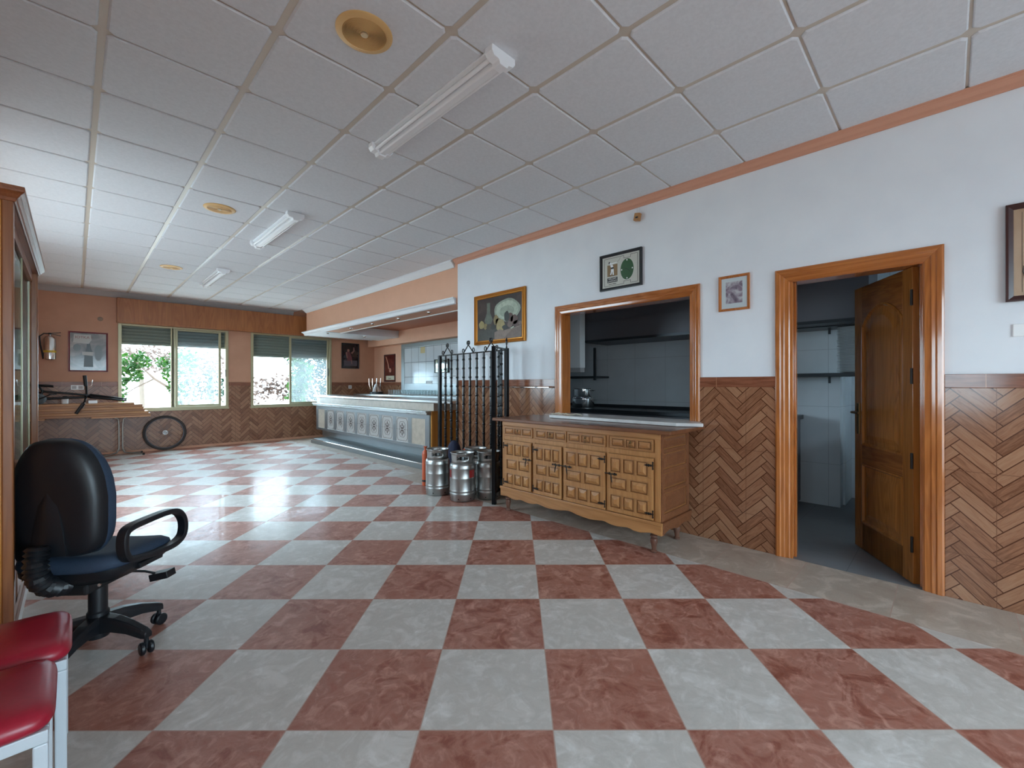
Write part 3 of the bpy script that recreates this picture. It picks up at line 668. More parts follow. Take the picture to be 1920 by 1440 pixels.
h = MB(); h.box(DL - 0.075, DL - 0.035, DT, DT + 0.006, 0.88, 1.12); ho = h.build('handle_plate', M['brass_dark'], door, local=True, bevel=0.003)
MB().tube([(DL - 0.055, DT + 0.004, 1.05), (DL - 0.055, DT + 0.045, 1.05), (DL - 0.075, DT + 0.055, 1.05), (DL - 0.17, DT + 0.05, 1.048)], 0.009, 10).build('handle', M['brass_dark'], ho, local=True)
h = MB(); h.box(DL - 0.075, DL - 0.035, -0.006, 0.0, 0.88, 1.12); ho = h.build('handle_plate', M['hinge_iron'], door, local=True, bevel=0.003)
MB().tube([(DL - 0.055, -0.004, 1.05), (DL - 0.055, -0.045, 1.05), (DL - 0.075, -0.055, 1.05), (DL - 0.17, -0.05, 1.048)], 0.009, 10).build('handle', M['hinge_iron'], ho, local=True)
for z in (0.25, 0.78, 1.32, 1.82):
    MB().tube([(0.0, DT + 0.006, z - 0.05), (0.0, DT + 0.006, z + 0.05)], 0.008, 8).build('hinge', M['hinge_iron'], door, local=True)

# ------------------------------------------------------------------ kitchen contents
t = thing('extractor_hood', (5.2, 2.0, 1.85), 'long dark sooty extractor hood above the kitchen counter', 'extractor hood')
mb = MB(); mb.prism([(4.9, 0.5, 1.85), (4.9, 0.5, 2.12), (4.93, 0.5, 2.695), (5.55, 0.5, 2.695), (5.55, 0.5, 1.85)], (0, 3.1, 0)); mb.build('body', M['dark_steel'], t, bevel=0.004)
mb = MB(); mb.box(4.88, 4.905, 0.49, 3.61, 1.84, 1.87); mb.build('drip_rim', M['dark_shelf'], t)
t = thing('wall_cupboard', (4.95, 3.9, 1.46), 'white wall cupboard at the left end of the extractor hood', 'cupboard')
MB().box(4.75, 4.86, 3.50, 4.3, 1.50, 2.6).build('body', M['white_plastic'], t, bevel=0.004)
MB().box(4.76, 4.855, 3.505, 4.3, 1.44, 1.50).build('base_strip', M['grey_plaster'], t, bevel=0.003)
t = thing('wall_shelf', (5.4, 3.9, 1.36), 'dark metal shelf with an upright bracket seen through the hatch', 'shelf')
MB().box(5.2, 5.54, 3.56, 4.5, 1.365, 1.395).build('shelf_board', M['dark_shelf'], t, bevel=0.003)
MB().box(5.24, 5.27, 3.60, 3.63, 1.335, 1.80).build('bracket', M['dark_shelf'], t)
t = thing('kitchen_counter', (5.25, 2.4, 0), 'dark steel kitchen counter below the extractor hood', 'counter')
MB().box(4.95, 5.55, 1.15, 4.5, 0.02, 0.90).build('body', M['dark_steel'], t, bevel=0.004); MB().box(4.90, 5.55, 1.12, 4.55, 0.90, 0.945).build('worktop', M['dark_shelf'], t, bevel=0.004)
MB().box(5.50, 5.55, 1.35, 4.55, 0.945, 0.985).build('upstand', M['dark_shelf'], t)
for k, (x, y, r, h, lab) in enumerate([(5.2, 3.78, 0.16, 0.14, 'wide steel pot on the kitchen counter, lower of the two pots'), (5.2, 3.78, 0.13, 0.12, 'small steel pot stacked on the wide pot')]):
    z = 0.9455 + (0.151 if k else 0)
    t = thing('cooking_pot', (x, y, z), lab, 'pot', 'pots on the kitchen counter')
    MB().lathe([(r * .96, 0), (r, 0.01), (r, h - .01), (r + .008, h), (r - .004, h - .002), (r - .006, .012), (0.001, .012)], (0, 0, 0), 28).build('body', M['chrome'], t, local=True)
    for sg in (-1, 1): MB().tube([(0, sg * r, h * .75), (0.0, sg * (r + .05), h * .78), (0.04, sg * (r + .05), h * .78), (0.05, sg * r, h * .75)], 0.006, 8).build('handle', M['chrome'], t, local=True)
for k, (z, lab) in enumerate([(1.875, 'upper dark metal shelf seen through the kitchen doorway'), (1.385, 'lower dark metal shelf seen through the kitchen doorway, holding plates')]):
    t = thing('wall_shelf', (5.5, 0.8, z), lab, 'shelf', 'shelves behind the kitchen doorway')
    MB().box(5.20, 5.555, 0.10, 1.9, z - 0.035, z + 0.0).build('shelf_board', M['dark_shelf'], t, bevel=0.003)
    MB().box(5.30, 5.32, 0.84, 0.86, z - 0.10, z - 0.035).build('bracket', M['dark_shelf'], t)
plate = tag(MB().lathe([(0.001, 0.004), (0.06, 0.0), (0.075, 0.004), (0.125, 0.014), (0.126, 0.017), (0.07, 0.008), (0.001, 0.008)], (0, 0, 0), 28, cap=False).build('dinner_plate', M['porcelain']), 'white dinner plate in the tall stack on the lower kitchen shelf', 'plate', 'stack of white plates in the kitchen')
plate.location = (5.36, 0.67, 1.3855)
for k in range(1, 30):
    c = plate.copy(); COL.objects.link(c)
    if k == 29: c['label'] = 'topmost white dinner plate of the tall stack on the lower kitchen shelf'
    c.location = (5.36 + 0.002 * math.sin(k * 2.1), 0.67 + 0.003 * math.sin(k * 1.3), 1.3855 + 0.0148 * k)
t = thing('undercounter_freezer', (5.0, 0.36, 0), 'steel fronted undercounter appliance just behind the open kitchen door', 'appliance')
MB().box(5.02, 5.55, 0.02, 0.60, 0.03, 0.80).build('body', M['dark_steel'], t, bevel=0.006); MB().box(4.985, 5.02, 0.02, 0.585, 0.05, 0.78).build('door', M['steel'], t, bevel=0.004)
MB().box(4.965, 4.985, 0.50, 0.55, 0.60, 0.72).build('handle', M['white_plastic'], t, bevel=0.003)
for dx in (5.05, 5.5):
    for dy in (0.06, 0.56): MB().cyl((dx, dy, 0), (dx, dy, 0.035), 0.015).build('foot', M['black_matte'], t)
# cable lying on the marble sill
pts = [Vector((3.52 + 0.035 * math.sin(k * 0.55), 2.955 - 0.024 * k + 0.02 * math.sin(k * 0.8), 0.9695 + (0.012 * math.sin(k * .9) ** 2 if k > 1 else 0))) for k in range(15)]
mb = MB(); mb.tube(pts, 0.0035, 6); mb.tube([p + Vector((0.05 - 0.003 * k, 0.01 * math.sin(k), 0)) for k, p in enumerate(pts)], 0.0035, 6)
mb.tube([pts[0], (3.545, 2.98, 0.972), pts[0] + Vector((0.05, 0, 0))], 0.0035, 6)
tag(mb.build('coiled_cable', M['cable']), 'thin cream cable lying loosely on the marble sill', 'cable')

# ------------------------------------------------------------------ carved sideboard
SX = 3.075
sb = thing('sideboard', (3.3, 2.4, 0), 'carved rustic wooden sideboard with iron hinges below the serving hatch', 'sideboard')
mb = MB(); mb.box(SX + 0.004, 3.56, 1.53, 3.24, 0.235, 0.90); mb.build('body', M['side_wood'], sb, bevel=0.003)
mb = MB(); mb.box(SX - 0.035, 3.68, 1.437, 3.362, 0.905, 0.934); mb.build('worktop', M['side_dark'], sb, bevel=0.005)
mb = MB(); mb.box(SX - 0.006, SX + 0.01, 1.53, 3.24, 0.862, 0.905); mb.build('top_rail', M['side_wood_y'], sb, bevel=0.004)
mb = MB()
for y in (1.53, 1.975, 2.418, 2.791, 3.212): mb.box(SX - 0.004, SX + 0.006, y, y + (0.045 if y in (1.53,) else 0.026), 0.24, 0.865)
mb.box(SX - 0.003, SX + 0.006, 1.53, 3.24, 0.722, 0.762); mb.build('face_frame', M['side_wood'], sb, bevel=0.003)
# scalloped apron, front and side
def scallop(t):   # height of the lower edge, t = 0..1 along the length, mirrored
    u = min(t, 1 - t) * 2
    pts = [(0, .150), (.05, .150), (.09, .158), (.14, .150), (.20, .138), (.27, .140), (.32, .154), (.36, .148), (.44, .139), (.52, .143), (.58, .157), (.63, .150), (.72, .139), (.82, .143), (.90, .150), (.95, .160), (1, .164)]
    for (a, za), (b, zb) in zip(pts, pts[1:]):
        if a <= u <= b: return za + (zb - za) * (u - a) / (b - a)
    return .15
n = 60; ya, yb = 1.515, 3.255
poly = [(SX - 0.018, ya, 0.245), (SX - 0.018, yb, 0.245)] + [(SX - 0.018, yb + (ya - yb) * k / n, scallop(k / n) + 0.0) for k in range(n + 1)]
mb = MB(); mb.prism(poly, (0.022, 0, 0)); mb.box(SX - 0.024, SX + 0.004, ya - 0.006, yb + 0.006, 0.222, 0.246); mb.build('apron', M['side_wood_y'], sb, bevel=0.003)
poly = [(SX, ya - 0.004, 0.245), (3.575, ya - 0.004, 0.245)] + [(3.575 + (SX - 3.575) * k / 30, ya - 0.004, 0.150 + 0.022 * abs(math.sin(k / 30 * math.pi * 2)) ) for k in range(31)]
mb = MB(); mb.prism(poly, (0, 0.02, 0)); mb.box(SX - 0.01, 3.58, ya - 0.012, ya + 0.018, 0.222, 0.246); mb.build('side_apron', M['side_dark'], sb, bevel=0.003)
# side panels
mb = MB(); mb.box(SX + 0.004, SX + 0.04, 1.522, 1.532, 0.245, 0.90); mb.box(3.51, 3.56, 1.522, 1.532, 0.245, 0.90)
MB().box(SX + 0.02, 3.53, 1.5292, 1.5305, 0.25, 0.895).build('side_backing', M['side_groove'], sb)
zz = [0.245, 0.30, 0.455, 0.485, 0.605, 0.635, 0.755, 0.785, 0.875, 0.90]
for a, b in ((0, 1), (2, 3), (4, 5), (6, 7), (8, 9)): mb.box(SX + 0.04, 3.51, 1.520, 1.532, zz[a], zz[b])
for a, b in ((1, 2), (3, 4), (5, 6), (7, 8)):
    z0, z1 = zz[a] + 0.008, zz[b] - 0.008; x0, x1 = SX + 0.05, 3.50
    mb.loft([[(x0, 1.529, z0), (x1, 1.529, z0), (x1, 1.529, z1), (x0, 1.529, z1)], [(x0 + .02, 1.524, z0 + .02), (x1 - .02, 1.524, z0 + .02), (x1 - .02, 1.524, z1 - .02), (x0 + .02, 1.524, z1 - .02)]], smooth=False)
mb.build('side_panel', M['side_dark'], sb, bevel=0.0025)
def carved(mb, x, y0, y1, z0, z1, panels, rec=0.010, top=0.006):
    """carved front: sunk ground behind a lattice, with a pyramid field in every opening; x = front plane (towards -x)"""
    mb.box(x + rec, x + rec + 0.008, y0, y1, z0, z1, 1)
    rows = sorted({(p[2], p[3]) for p in panels}); zc = z0
    for r0, r1 in rows:
        mb.box(x, x + rec, y0, y1, zc, r0); cols = sorted(p for p in panels if p[2] == r0); yc = y0
        for p in cols:
            mb.box(x, x + rec, yc, p[0], r0, r1); yc = p[1]
            def a(q, xx): return [(xx, p[0] + q, r0 + q), (xx, p[1] - q, r0 + q), (xx, p[1] - q, r1 - q), (xx, p[0] + q, r1 - q)]
            w_ = min(p[1] - p[0], r1 - r0)
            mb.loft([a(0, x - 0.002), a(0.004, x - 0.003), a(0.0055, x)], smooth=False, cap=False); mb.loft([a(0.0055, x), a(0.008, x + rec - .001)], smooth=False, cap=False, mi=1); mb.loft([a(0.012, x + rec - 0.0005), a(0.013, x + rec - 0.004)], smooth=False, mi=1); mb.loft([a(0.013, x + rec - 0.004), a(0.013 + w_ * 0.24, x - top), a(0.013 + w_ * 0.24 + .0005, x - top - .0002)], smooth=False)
        mb.box(x, x + rec, yc, y1, r0, r1); zc = r1
    mb.box(x, x + rec, y0, y1, zc, z1)
def pull(parent, x, y, z):
    mb = MB(); mb.lathe([(0.0105, 0), (0.0105, 0.002), (0.004, 0.006), (0.001, 0.007)], (x, y, z + 0.012), 14, (-1, 0, 0))
    mb.tube([Vector((x - 0.006, y + 0.011 * math.cos(q), z - 0.004 + 0.013 * math.sin(q))) for q in [2 * math.pi * k / 16 for k in range(16)]], 0.0016, 6, closed=True)
    mb.tube([Vector((x - 0.006, y + 0.008 * math.cos(q), z - 0.024 + 0.009 * math.sin(q))) for q in [2 * math.pi * k / 16 for k in range(16)]], 0.0014, 6, closed=True)
    mb.build('ring_pull', M['brass_dark'], parent)
for y0, y1 in ((1.583, 1.962), (2.005, 2.398), (2.408, 2.78), (2.818, 3.204)):
    mb = MB(); w_ = (y1 - y0)
    carved(mb, SX - 0.016, y0, y1, 0.766, 0.858, [(y0 + w_ * a, y0 + w_ * b, 0.777, 0.847) for a, b in ((0.03, 0.35), (0.375, 0.625), (0.65, 0.97))], 0.008, 0.003)
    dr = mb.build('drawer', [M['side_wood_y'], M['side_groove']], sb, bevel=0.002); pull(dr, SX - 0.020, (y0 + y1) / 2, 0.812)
def hinge(parent, x, y, z, d):
    """small wrought butterfly hinge; d = +1 leaf runs towards +y"""
    mb = MB(); mb.box(x - 0.003, x, y - 0.004, y + 0.004, z - 0.028, z + 0.028)
    for q in (-0.024, 0.0, 0.024): mb.lathe([(0.007, 0), (0.005, 0.004), (0.001, 0.005)], (x - 0.001, y, z + q), 10, (-1, 0, 0))
    for k, r in ((0.018, 0.009), (0.034, 0.011), (0.050, 0.009), (0.062, 0.006)): mb.lathe([(r, 0), (r * .8, 0.003), (0.001, 0.004)], (x - 0.001, y + d * k, z), 10, (-1, 0, 0))
    mb.box(x - 0.003, x, min(y, y + d * 0.065), max(y, y + d * 0.065), z - 0.003, z + 0.003)
    mb.build('hinge', M['hinge_iron'], parent)
doors = [(1.583, 1.985, 1, 'L'), (2.002, 2.432, -1, 'R'), (2.458, 2.795, 1, 'L'), (2.832, 3.206, -1, 'R')]
# hinge side: door nearest the viewer hinges on its low-y side, the next on its low-y side, the other two on their high-y side
for k, (y0, y1, hs) in enumerate([(1.583, 1.985, -1), (2.002, 2.432, -1), (2.458, 2.795, 1), (2.832, 3.206, 1)]):
    xo = SX - (0.026 if k in (1, 2) else 0.018); z0, z1 = 0.252, 0.718
    mb = MB(); W_, H_ = y1 - y0, z1 - z0; pan = []
    for a, b, n in [(0.06, 0.30, 3), (0.385, 0.60, 2), (0.68, 0.94, 3)]:
        gap = 0.035 if n == 3 else 0.06; l, r = (0.10, 0.94) if hs < 0 else (0.06, 0.90)
        w1_ = ((r - l) - gap * (n - 1)) / n
        for q in range(n): pan.append((y0 + W_ * (l + q * (w1_ + gap)), y0 + W_ * (l + q * (w1_ + gap) + w1_), z0 + H_ * a, z0 + H_ * b))
    carved(mb, xo, y0, y1, z0, z1, pan)
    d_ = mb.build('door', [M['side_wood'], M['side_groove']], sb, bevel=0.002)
    hy = y0 if hs < 0 else y1
    for z in (0.30, 0.665): hinge(d_, xo - 0.001, hy, z, 1 if hs < 0 else -1)
    ly = y1 - 0.045 if hs < 0 else y0 + 0.045; s_ = 1 if hs < 0 else -1
    mb = MB(); mb.tube([(xo - 0.010, ly - 0.045 * s_, 0.556), (xo - 0.010, ly + 0.06 * s_, 0.556)], 0.0045, 8); mb.box(xo - 0.009, xo, ly - 0.03, ly - 0.022, 0.546, 0.566); mb.box(xo - 0.009, xo, ly + 0.015, ly + 0.023, 0.546, 0.566)
    mb.tube([(xo - 0.014, ly, 0.556), (xo - 0.022, ly - 0.006 * s_, 0.53), (xo - 0.020, ly - 0.012 * s_, 0.49)], [0.004, 0.0055, 0.003], 8); mb.sphere((xo - 0.010, ly - 0.045 * s_, 0.556), 0.008, 10, 6)
    mb.build('latch', M['hinge_iron'], d_)
for x, y in ((3.105, 1.60), (3.105, 3.19), (3.50, 1.60), (3.50, 3.19)):
    MB().lathe([(0.018, 0), (0.024, 0.004), (0.024, 0.014), (0.017, 0.022), (0.020, 0.05), (0.029, 0.085), (0.026, 0.105), (0.018, 0.112), (0.028, 0.120), (0.028, 0.132), (0.020, 0.138), (0.034, 0.158), (0.038, 0.236)], (x, y, 0), 20).build('foot', M['side_foot'], sb)

# ------------------------------------------------------------------ bar counter
FX = 3.935
bar = thing('bar_counter', (4.2, 8.0, 0), 'long stainless steel and tile fronted bar counter under the salmon canopy', 'bar counter')
mb = MB(); mb.prism([(3.668, 0, 0.0), (3.668, 0, 0.075), (3.672, 0, 0.085), (4.08, 0, 0.10), (4.08, 0, 0)], (0, 4.43, 0)); mb.bm.transform(Matrix.Translation((0, 5.57, 0)))
mb.build('foot_step', M['steel'], bar, bevel=0.003)
MB().cyl((3.674, 5.57, 0.084), (3.674, 10.0, 0.084), 0.012).build('step_nosing', M['chrome'], bar)
mb = MB(); mb.box(4.06, 4.46, 5.80, 10.36, 0.09, 0.28); mb.build('plinth', M['steel'], bar)
mb = MB(); mb.box(FX, 4.46, 5.80, 10.37, 0.255, 0.985); mb.build('body', M['steel'], bar, bevel=0.002)
mb = MB(); mb.box(FX - 0.012, FX, 5.81, 10.37, 0.25, 0.305); mb.box(FX - 0.012, FX, 5.81, 10.37, 0.725, 0.80)
tiles = [(5.927, 6.325), (6.435, 6.815), (6.93, 7.328), (7.43, 7.811), (7.915, 8.306), (8.409, 8.79), (8.909, 9.278), (9.398, 9.758), (9.896, 10.261)]
ed = [5.81] + [v for t_ in tiles for v in t_] + [10.37]
for a, b in zip(ed[0::2], ed[1::2]): mb.box(FX - 0.012, FX, a, b, 0.305, 0.725)
mb.build('steel_framing', M['steel'], bar, bevel=0.003)
M['stone'] = speckle('beige_stone', srgb(182, 170, 154), srgb(168, 156, 142), 12, 0.35)
M['tile_cream'] = mat('cream_tile', srgb(180, 176, 172), 0.25); M['motif'] = mat('brown_motif', srgb(58, 42, 34), 0.4)
for k, (y0, y1) in enumerate(tiles):
    mb = MB(); x = FX - 0.005; mb.box(x, FX, y0, y1, 0.305, 0.725)
    if 0 < k < 8:
        cy, cz = (y0 + y1) / 2, 0.515; q = x - 0.0008; U, V_ = (0, 1, 0), (0, 0, 1)
        def loop(hw, hz, c, r=0.003):
            p = [(-hw + c, -hz), (hw - c, -hz), (hw, -hz + c), (hw, hz - c), (hw - c, hz), (-hw + c, hz), (-hw, hz - c), (-hw, -hz + c)]
            mb.tube([(q, cy + a, cz + b) for a, b in p], r, 4, closed=True, mi=1)
        loop(0.165, 0.19, 0.045, 0.0035); loop(0.095, 0.13, 0.04, 0.003)
        for a, b, ru, rv in [(0, .07, .012, .026), (0, -.07, .012, .026), (.045, .045, .011, .020), (-.045, .045, .011, .020), (.045, -.045, .011, .020), (-.045, -.045, .011, .020), (0, .02, .018, .014), (0, -.02, .018, .014), (.03, .018, .010, .01), (-.03, .018, .010, .01), (.03, -.018, .010, .01), (-.03, -.018, .010, .01), (.068, 0, .007, .006), (-.068, 0, .007, .006)]:
            mb.disc((q, cy + a * 1.12, cz + b * 1.12), ru * 1.35, rv * 1.25, U, V_, 1, 12)
        mb.box(q, q + 0.001, y0, y1, cz - 0.0015, cz + 0.0015, 1)
        mb.build('ornamental_tile', [M['tile_cream'], M['motif']], bar, label='cream tile with brown floral motif')
    else: mb.build('stone_panel', M['stone'], bar, label='plain beige stone panel')
mb = MB(); mb.box(3.845, FX + 0.02, 5.785, 10.42, 0.838, 0.862); mb.box(3.86, FX, 5.785, 10.41, 0.80, 0.84); mb.build('ledge', M['steel_light'], bar, bevel=0.006, seg=3)
mb = MB(); mb.box(FX - 0.004, FX + 0.0, 5.70, 10.17, 0.862, 0.985); mb.box(FX, 4.44, 5.70, 5.80, 0.862, 0.985); mb.build('upper_panel', M['stone'], bar, bevel=0.002)
mb = MB(); mb.prism([(3.862, 10.33, 0.99), (3.862, 5.16, 0.99), (4.47, 5.16, 0.99), (4.47, 10.62, 0.99), (4.08, 10.62, 0.99), (3.92, 10.53, 0.99)], (0, 0, 0.046)); mb.build('countertop', M['steel_light'], bar, bevel=0.012, seg=4)
mb = MB(); mb.box(3.95, 4.42, 5.775, 5.80, 0.0, 0.862); mb.build('end_panel', M['bar_wood'], bar, bevel=0.003)
# back counter and the things on it
bc = thing('back_counter', (5.3, 7.8, 0), 'stainless back counter against the tiled wall behind the bar', 'counter')
MB().box(5.12, 5.655, 5.6, 10.9, 0.1, 1.0).build('body', M['steel'], bc, bevel=0.004); MB().box(5.07, 5.655, 5.55, 10.94, 1.0, 1.04).build('worktop', M['steel_light'], bc, bevel=0.006)
MB().box(5.15, 5.65, 5.65, 10.85, 0.0, 0.1).build('plinth', M['black_matte'], bc)
fr = thing('bar_fridge', (4.9, 5.2, 0), 'dark undercounter bar fridge behind the iron grille', 'fridge')
MB().box(4.55, 5.05, 4.95, 5.50, 0.02, 0.88).build('body', M['black_plastic'], fr, bevel=0.006); MB().box(4.57, 5.03, 4.925, 4.95, 0.10, 0.50).build('door', M['dark_shelf'], fr, bevel=0.004)
MB().box(4.57, 5.03, 4.925, 4.95, 0.52, 0.86).build('door', M['dark_shelf'], fr, bevel=0.004); MB().box(4.62, 4.98, 4.905, 4.925, 0.80, 0.82).build('handle', M['chrome'], fr)
for dx in (4.6, 5.0):
    for dy in (5.0, 5.45): MB().cyl((dx, dy, 0), (dx, dy, 0.025), 0.015).build('foot', M['black_matte'], fr)
# tiled wall panel with frame
mb = MB(); mb.box(5.650, 5.67, 5.0, 9.42, 1.30, 2.16); struct(mb.build('trim_12', M['white_tile']), 'glossy white wall tiles behind the bar')
mb = MB(); mb.box(5.645, 5.67, 5.0, 9.56, 2.16, 2.255); mb.box(5.645, 5.67, 9.42, 9.56, 1.05, 2.16); mb.box(5.648, 5.67, 5.0, 9.42, 1.05, 1.30)
struct(mb.build('trim_13', M['steel'], bevel=0.003), 'brushed steel surround of the white tiles')
gl = thing('glass_tumbler', (5.30, 9.5, 1.04), 'clear glass tumbler standing upside down in the front row on the back counter', 'glass', 'upturned tumblers on the back counter')
MB().lathe([(0.036, 0), (0.034, 0.0), (0.029, 0.10), (0.026, 0.115), (0.001, 0.117)], (0, 0, 0), 16, cap=False).build('body', M['clear_glass'], gl, local=True)
MB().lathe([(0.0375, 0.001), (0.036, 0.005), (0.0345, 0.001)], (0, 0, 0), 16, cap=False).build('rim', M['chrome'], gl, local=True)
for r_ in range(2):
    for k in range(17):
        if r_ == 0 and k == 0: continue
        copy_tree(gl, loc=(5.30 + 0.13 * r_, 9.5 - 0.115 * k + 0.03 * r_, 1.04), label=None if r_ == 0 and k < 16 else ('clear glass tumbler at the right end of the front row on the back counter' if r_ == 0 else 'clear glass tumbler in the rear row on the back counter, against the tiled wall'))
# beer tap
t = thing('beer_tap', (5.30, 10.15, 1.04), 'chrome beer tap tower with tall handles on the back counter', 'beer tap')
MB().lathe([(0.16, 0), (0.16, 0.05), (0.15, 0.058), (0.001, 0.06)], (5.30, 10.15, 1.04), 28).build('base', M['black_plastic'], t)
MB().lathe([(0.115, 0.058), (0.10, 0.09), (0.065, 0.17), (0.048, 0.22), (0.042, 0.25), (0.02, 0.275), (0.001, 0.28)], (5.30, 10.15, 1.04), 24).build('tower', M['chrome'], t)
for dx, dy, ln in ((-.02, .23, .04), (-.03, .05, 0), (-.02, -.14, -.01), (0, -.30, -.03)):
    MB().tube([(5.26 + dx, 10.15 + dy - ln, 1.16), (5.25 + dx, 10.15 + dy, 1.27), (5.25 + dx, 10.15 + dy + ln * .5, 1.43)], [0.006, 0.014, 0.007], 8).build('tap_handle', M['chrome'], t)
MB().tube([(5.26, 10.45, 1.13), (5.28, 10.2, 1.13)], 0.007, 8).build('spout', M['chrome'], t)
# small framed mirror, notice and sockets on the tiles
t = thing('framed_mirror', (5.62, 7.85, 1.68), 'small square mirror in a dark frame on the white bar tiles', 'mirror'); 
mb = MB(); mb.box(5.615, 5.648, 7.60, 7.64, 1.53, 1.83); mb.box(5.615, 5.648, 8.09, 8.12, 1.53, 1.83); mb.box(5.615, 5.648, 7.6, 8.12, 1.53, 1.545); mb.box(5.615, 5.648, 7.6, 8.12, 1.815, 1.83); mb.build('frame', M['iron'], t, bevel=0.002)
MB().box(5.625, 5.645, 7.64, 8.09, 1.545, 1.815).build('mirror_glass', mat('mirror_glass', srgb(226, 232, 234), 0.06, 1.0), t)
tag(MB().box(5.645, 5.6499, 8.53, 8.71, 2.0, 2.14).build('paper_notice', mat('yellowed_paper', srgb(206, 190, 140), 0.6)), 'yellowed square paper notice stuck high on the white bar tiles', 'notice')
def socket(name, loc, n, axis, label, cat='socket'):
    """white plate on a wall; axis 'x' = on a wall facing -x, 'y' = facing -y"""
    t = thing(name, loc, label, cat); x, y, z = loc; wd = 0.082 * n
    for part in ('plate', 'insert'):
        mb = MB()
        for k in range(n if part == 'insert' else 1):
            a = -wd / 2 + 0.082 * k + 0.013; b = a + 0.056
            if part == 'plate': a, b = -wd / 2, wd / 2
            hz = 0.041 if part == 'plate' else 0.026; d0, d1 = (0.009, 0.0) if part == 'plate' else (0.0105, 0.008)
            if axis == 'x': mb.box(x - d0, x - d1, y + a, y + b, z - hz, z + hz)
            else: mb.box(x + a, x + b, y - d0, y - d1, z - hz, z + hz)
        mb.build(part, M['white_plastic'] if part == 'plate' else M['grey_plaster'], t, bevel=0.002)
    return t
socket('wall_socket', (5.6499, 8.36, 1.325), 3, 'x', 'triple white socket low on the white bar tiles')
socket('wall_socket', (4.99, FWY - 0.012, 1.215), 1, 'y', 'single white socket on the brown tiles right of the right window')
socket('wall_socket', (0.04, FWY - 0.012, 1.235), 2, 'y', 'double white socket on the end wall above the stacked boards')

# ------------------------------------------------------------------ pictures
def frame(name, x0, face, a0, a1, z0, z1, fw, dep, fm, label, cat='picture', tilt=0.0, axis='x', inner='picture_sheet', sheet=None, mat_w=0.0, matm=None, prof=None):
    """framed picture. axis x: hangs on a wall whose face is x = face, spans y a0..a1; axis y: face is y, spans x. returns root and a mapping (u, v, depth) -> point"""
    U0, U1 = a0, a1
    def pt(u, v, d):      # u from the viewer's left to right 0..1, v up 0..1, d out of the wall
        if axis == 'x': return (face - d, U1 + (U0 - U1) * u, z0 + (z1 - z0) * v)
        return (U0 + (U1 - U0) * u, face - d, z0 + (z1 - z0) * v)
    t = thing(name, pt(0.5, 0, 0), label, cat)
    W_, H_ = abs(U1 - U0), z1 - z0; fu, fv = fw / W_, fw / H_
    prof = prof or [(0, 0), (0, dep), (0.35, dep), (0.6, dep * .82), (1, dep * .55), (1, 0)]
    mb = MB()
    corners = [(0, 0, 1, 1), (1, 0, -1, 1), (1, 1, -1, -1), (0, 1, 1, -1), (0, 0, 1, 1)]
    mb.loft([[pt(cu + su * fu * q, cv + sv * fv * q, d + 0.0005) for q, d in prof] for cu, cv, su, sv in corners], smooth=False, cap=False)
    mb.build('frame', fm, t)
    def quad(mb, u0, u1, v0, v1, d, mi=0, th=0.002):
        p = [pt(u0, v0, d), pt(u1, v0, d), pt(u1, v1, d), pt(u0, v1, d)]; e = Vector(pt(0, 0, d - th)) - Vector(pt(0, 0, d)); mb.prism(p, e, mi)
    mb = MB(); quad(mb, fu * .9, 1 - fu * .9, fv * .9, 1 - fv * .9, dep * .45)
    sh = mb.build(inner, sheet, t)
    return t, pt, quad, sh, dep * .45
def noise_art(name, stops, scale=4, dist=1.5, rough=0.3, detail=4):
    m = mat(name, stops[0][1], rough); g = G(m); x, y, z = g.coords(); n = g.noise(g.vec(x, y, z), scale, detail, 0.5, dist); g.set(P(m).inputs['Base Color'], g.ramp(n, stops)); return m
def blob(mb, pt, u, v, ru, rv, d, mi, seg=20, wob=0.0, rot=0.0):
    pts = []
    for k in range(seg):
        q = 2 * math.pi * k / seg; s = 1 + wob * math.sin(q * 5 + u * 40)
        a, b = ru * s * math.cos(q), rv * s * math.sin(q); a, b = a * math.cos(rot) - b * math.sin(rot), a * math.sin(rot) + b * math.cos(rot)
        pts.append(pt(u + a, v + b, d))
    e = (Vector(pt(0, 0, d - 0.0006)) - Vector(pt(0, 0, d))); mb.prism(pts, e, mi)
def poly(mb, pt, uv, d, mi):
    e = (Vector(pt(0, 0, d - 0.0006)) - Vector(pt(0, 0, d))); mb.prism([pt(u, v, d) for u, v in uv], e, mi)
WF = RW - 0.0
# still life in a gilt frame (plain stand-in composition)
t, pt, quad, sh, d = frame('framed_painting', 0, WF, 3.495, 4.405, 1.785, 2.42, 0.055, 0.034, M['gold'], 'gilt framed dark still life painting above the iron grille', inner='canvas',
    sheet=noise_art('painting_ground', [(0.3, srgb(44, 34, 32)), (0.6, srgb(60, 46, 42)), (0.8, srgb(72, 62, 54))], 3), prof=[(0, 0), (0, 0.026), (0.15, 0.036), (0.3, 0.028), (0.5, 0.034), (0.68, 0.024), (0.85, 0.024), (1, 0.012), (1, 0)])
cols = [srgb(*c) for c in ((62, 60, 52), (150, 160, 142), (178, 188, 168), (134, 116, 70), (158, 142, 92), (84, 52, 42), (70, 62, 46), (110, 88, 76), (128, 108, 96), (100, 106, 92), (44, 44, 38))]
ms = [speckle('paint_%d' % k, c, tuple(v * .75 for v in c[:3]) + (1,), 22, 0.4) for k, c in enumerate(cols)]
mb = MB(); D = d + 0.001
poly(mb, pt, [(.06, .08), (.5, .08), (.5, .30), (.06, .30)], D, 0)
blob(mb, pt, .66, .62, .25, .22, D + .0006, 1, 26, .03); blob(mb, pt, .66, .62, .21, .18, D + .0012, 2, 26, .02); blob(mb, pt, .66, .60, .14, .11, D + .0016, 1, 22, .02)
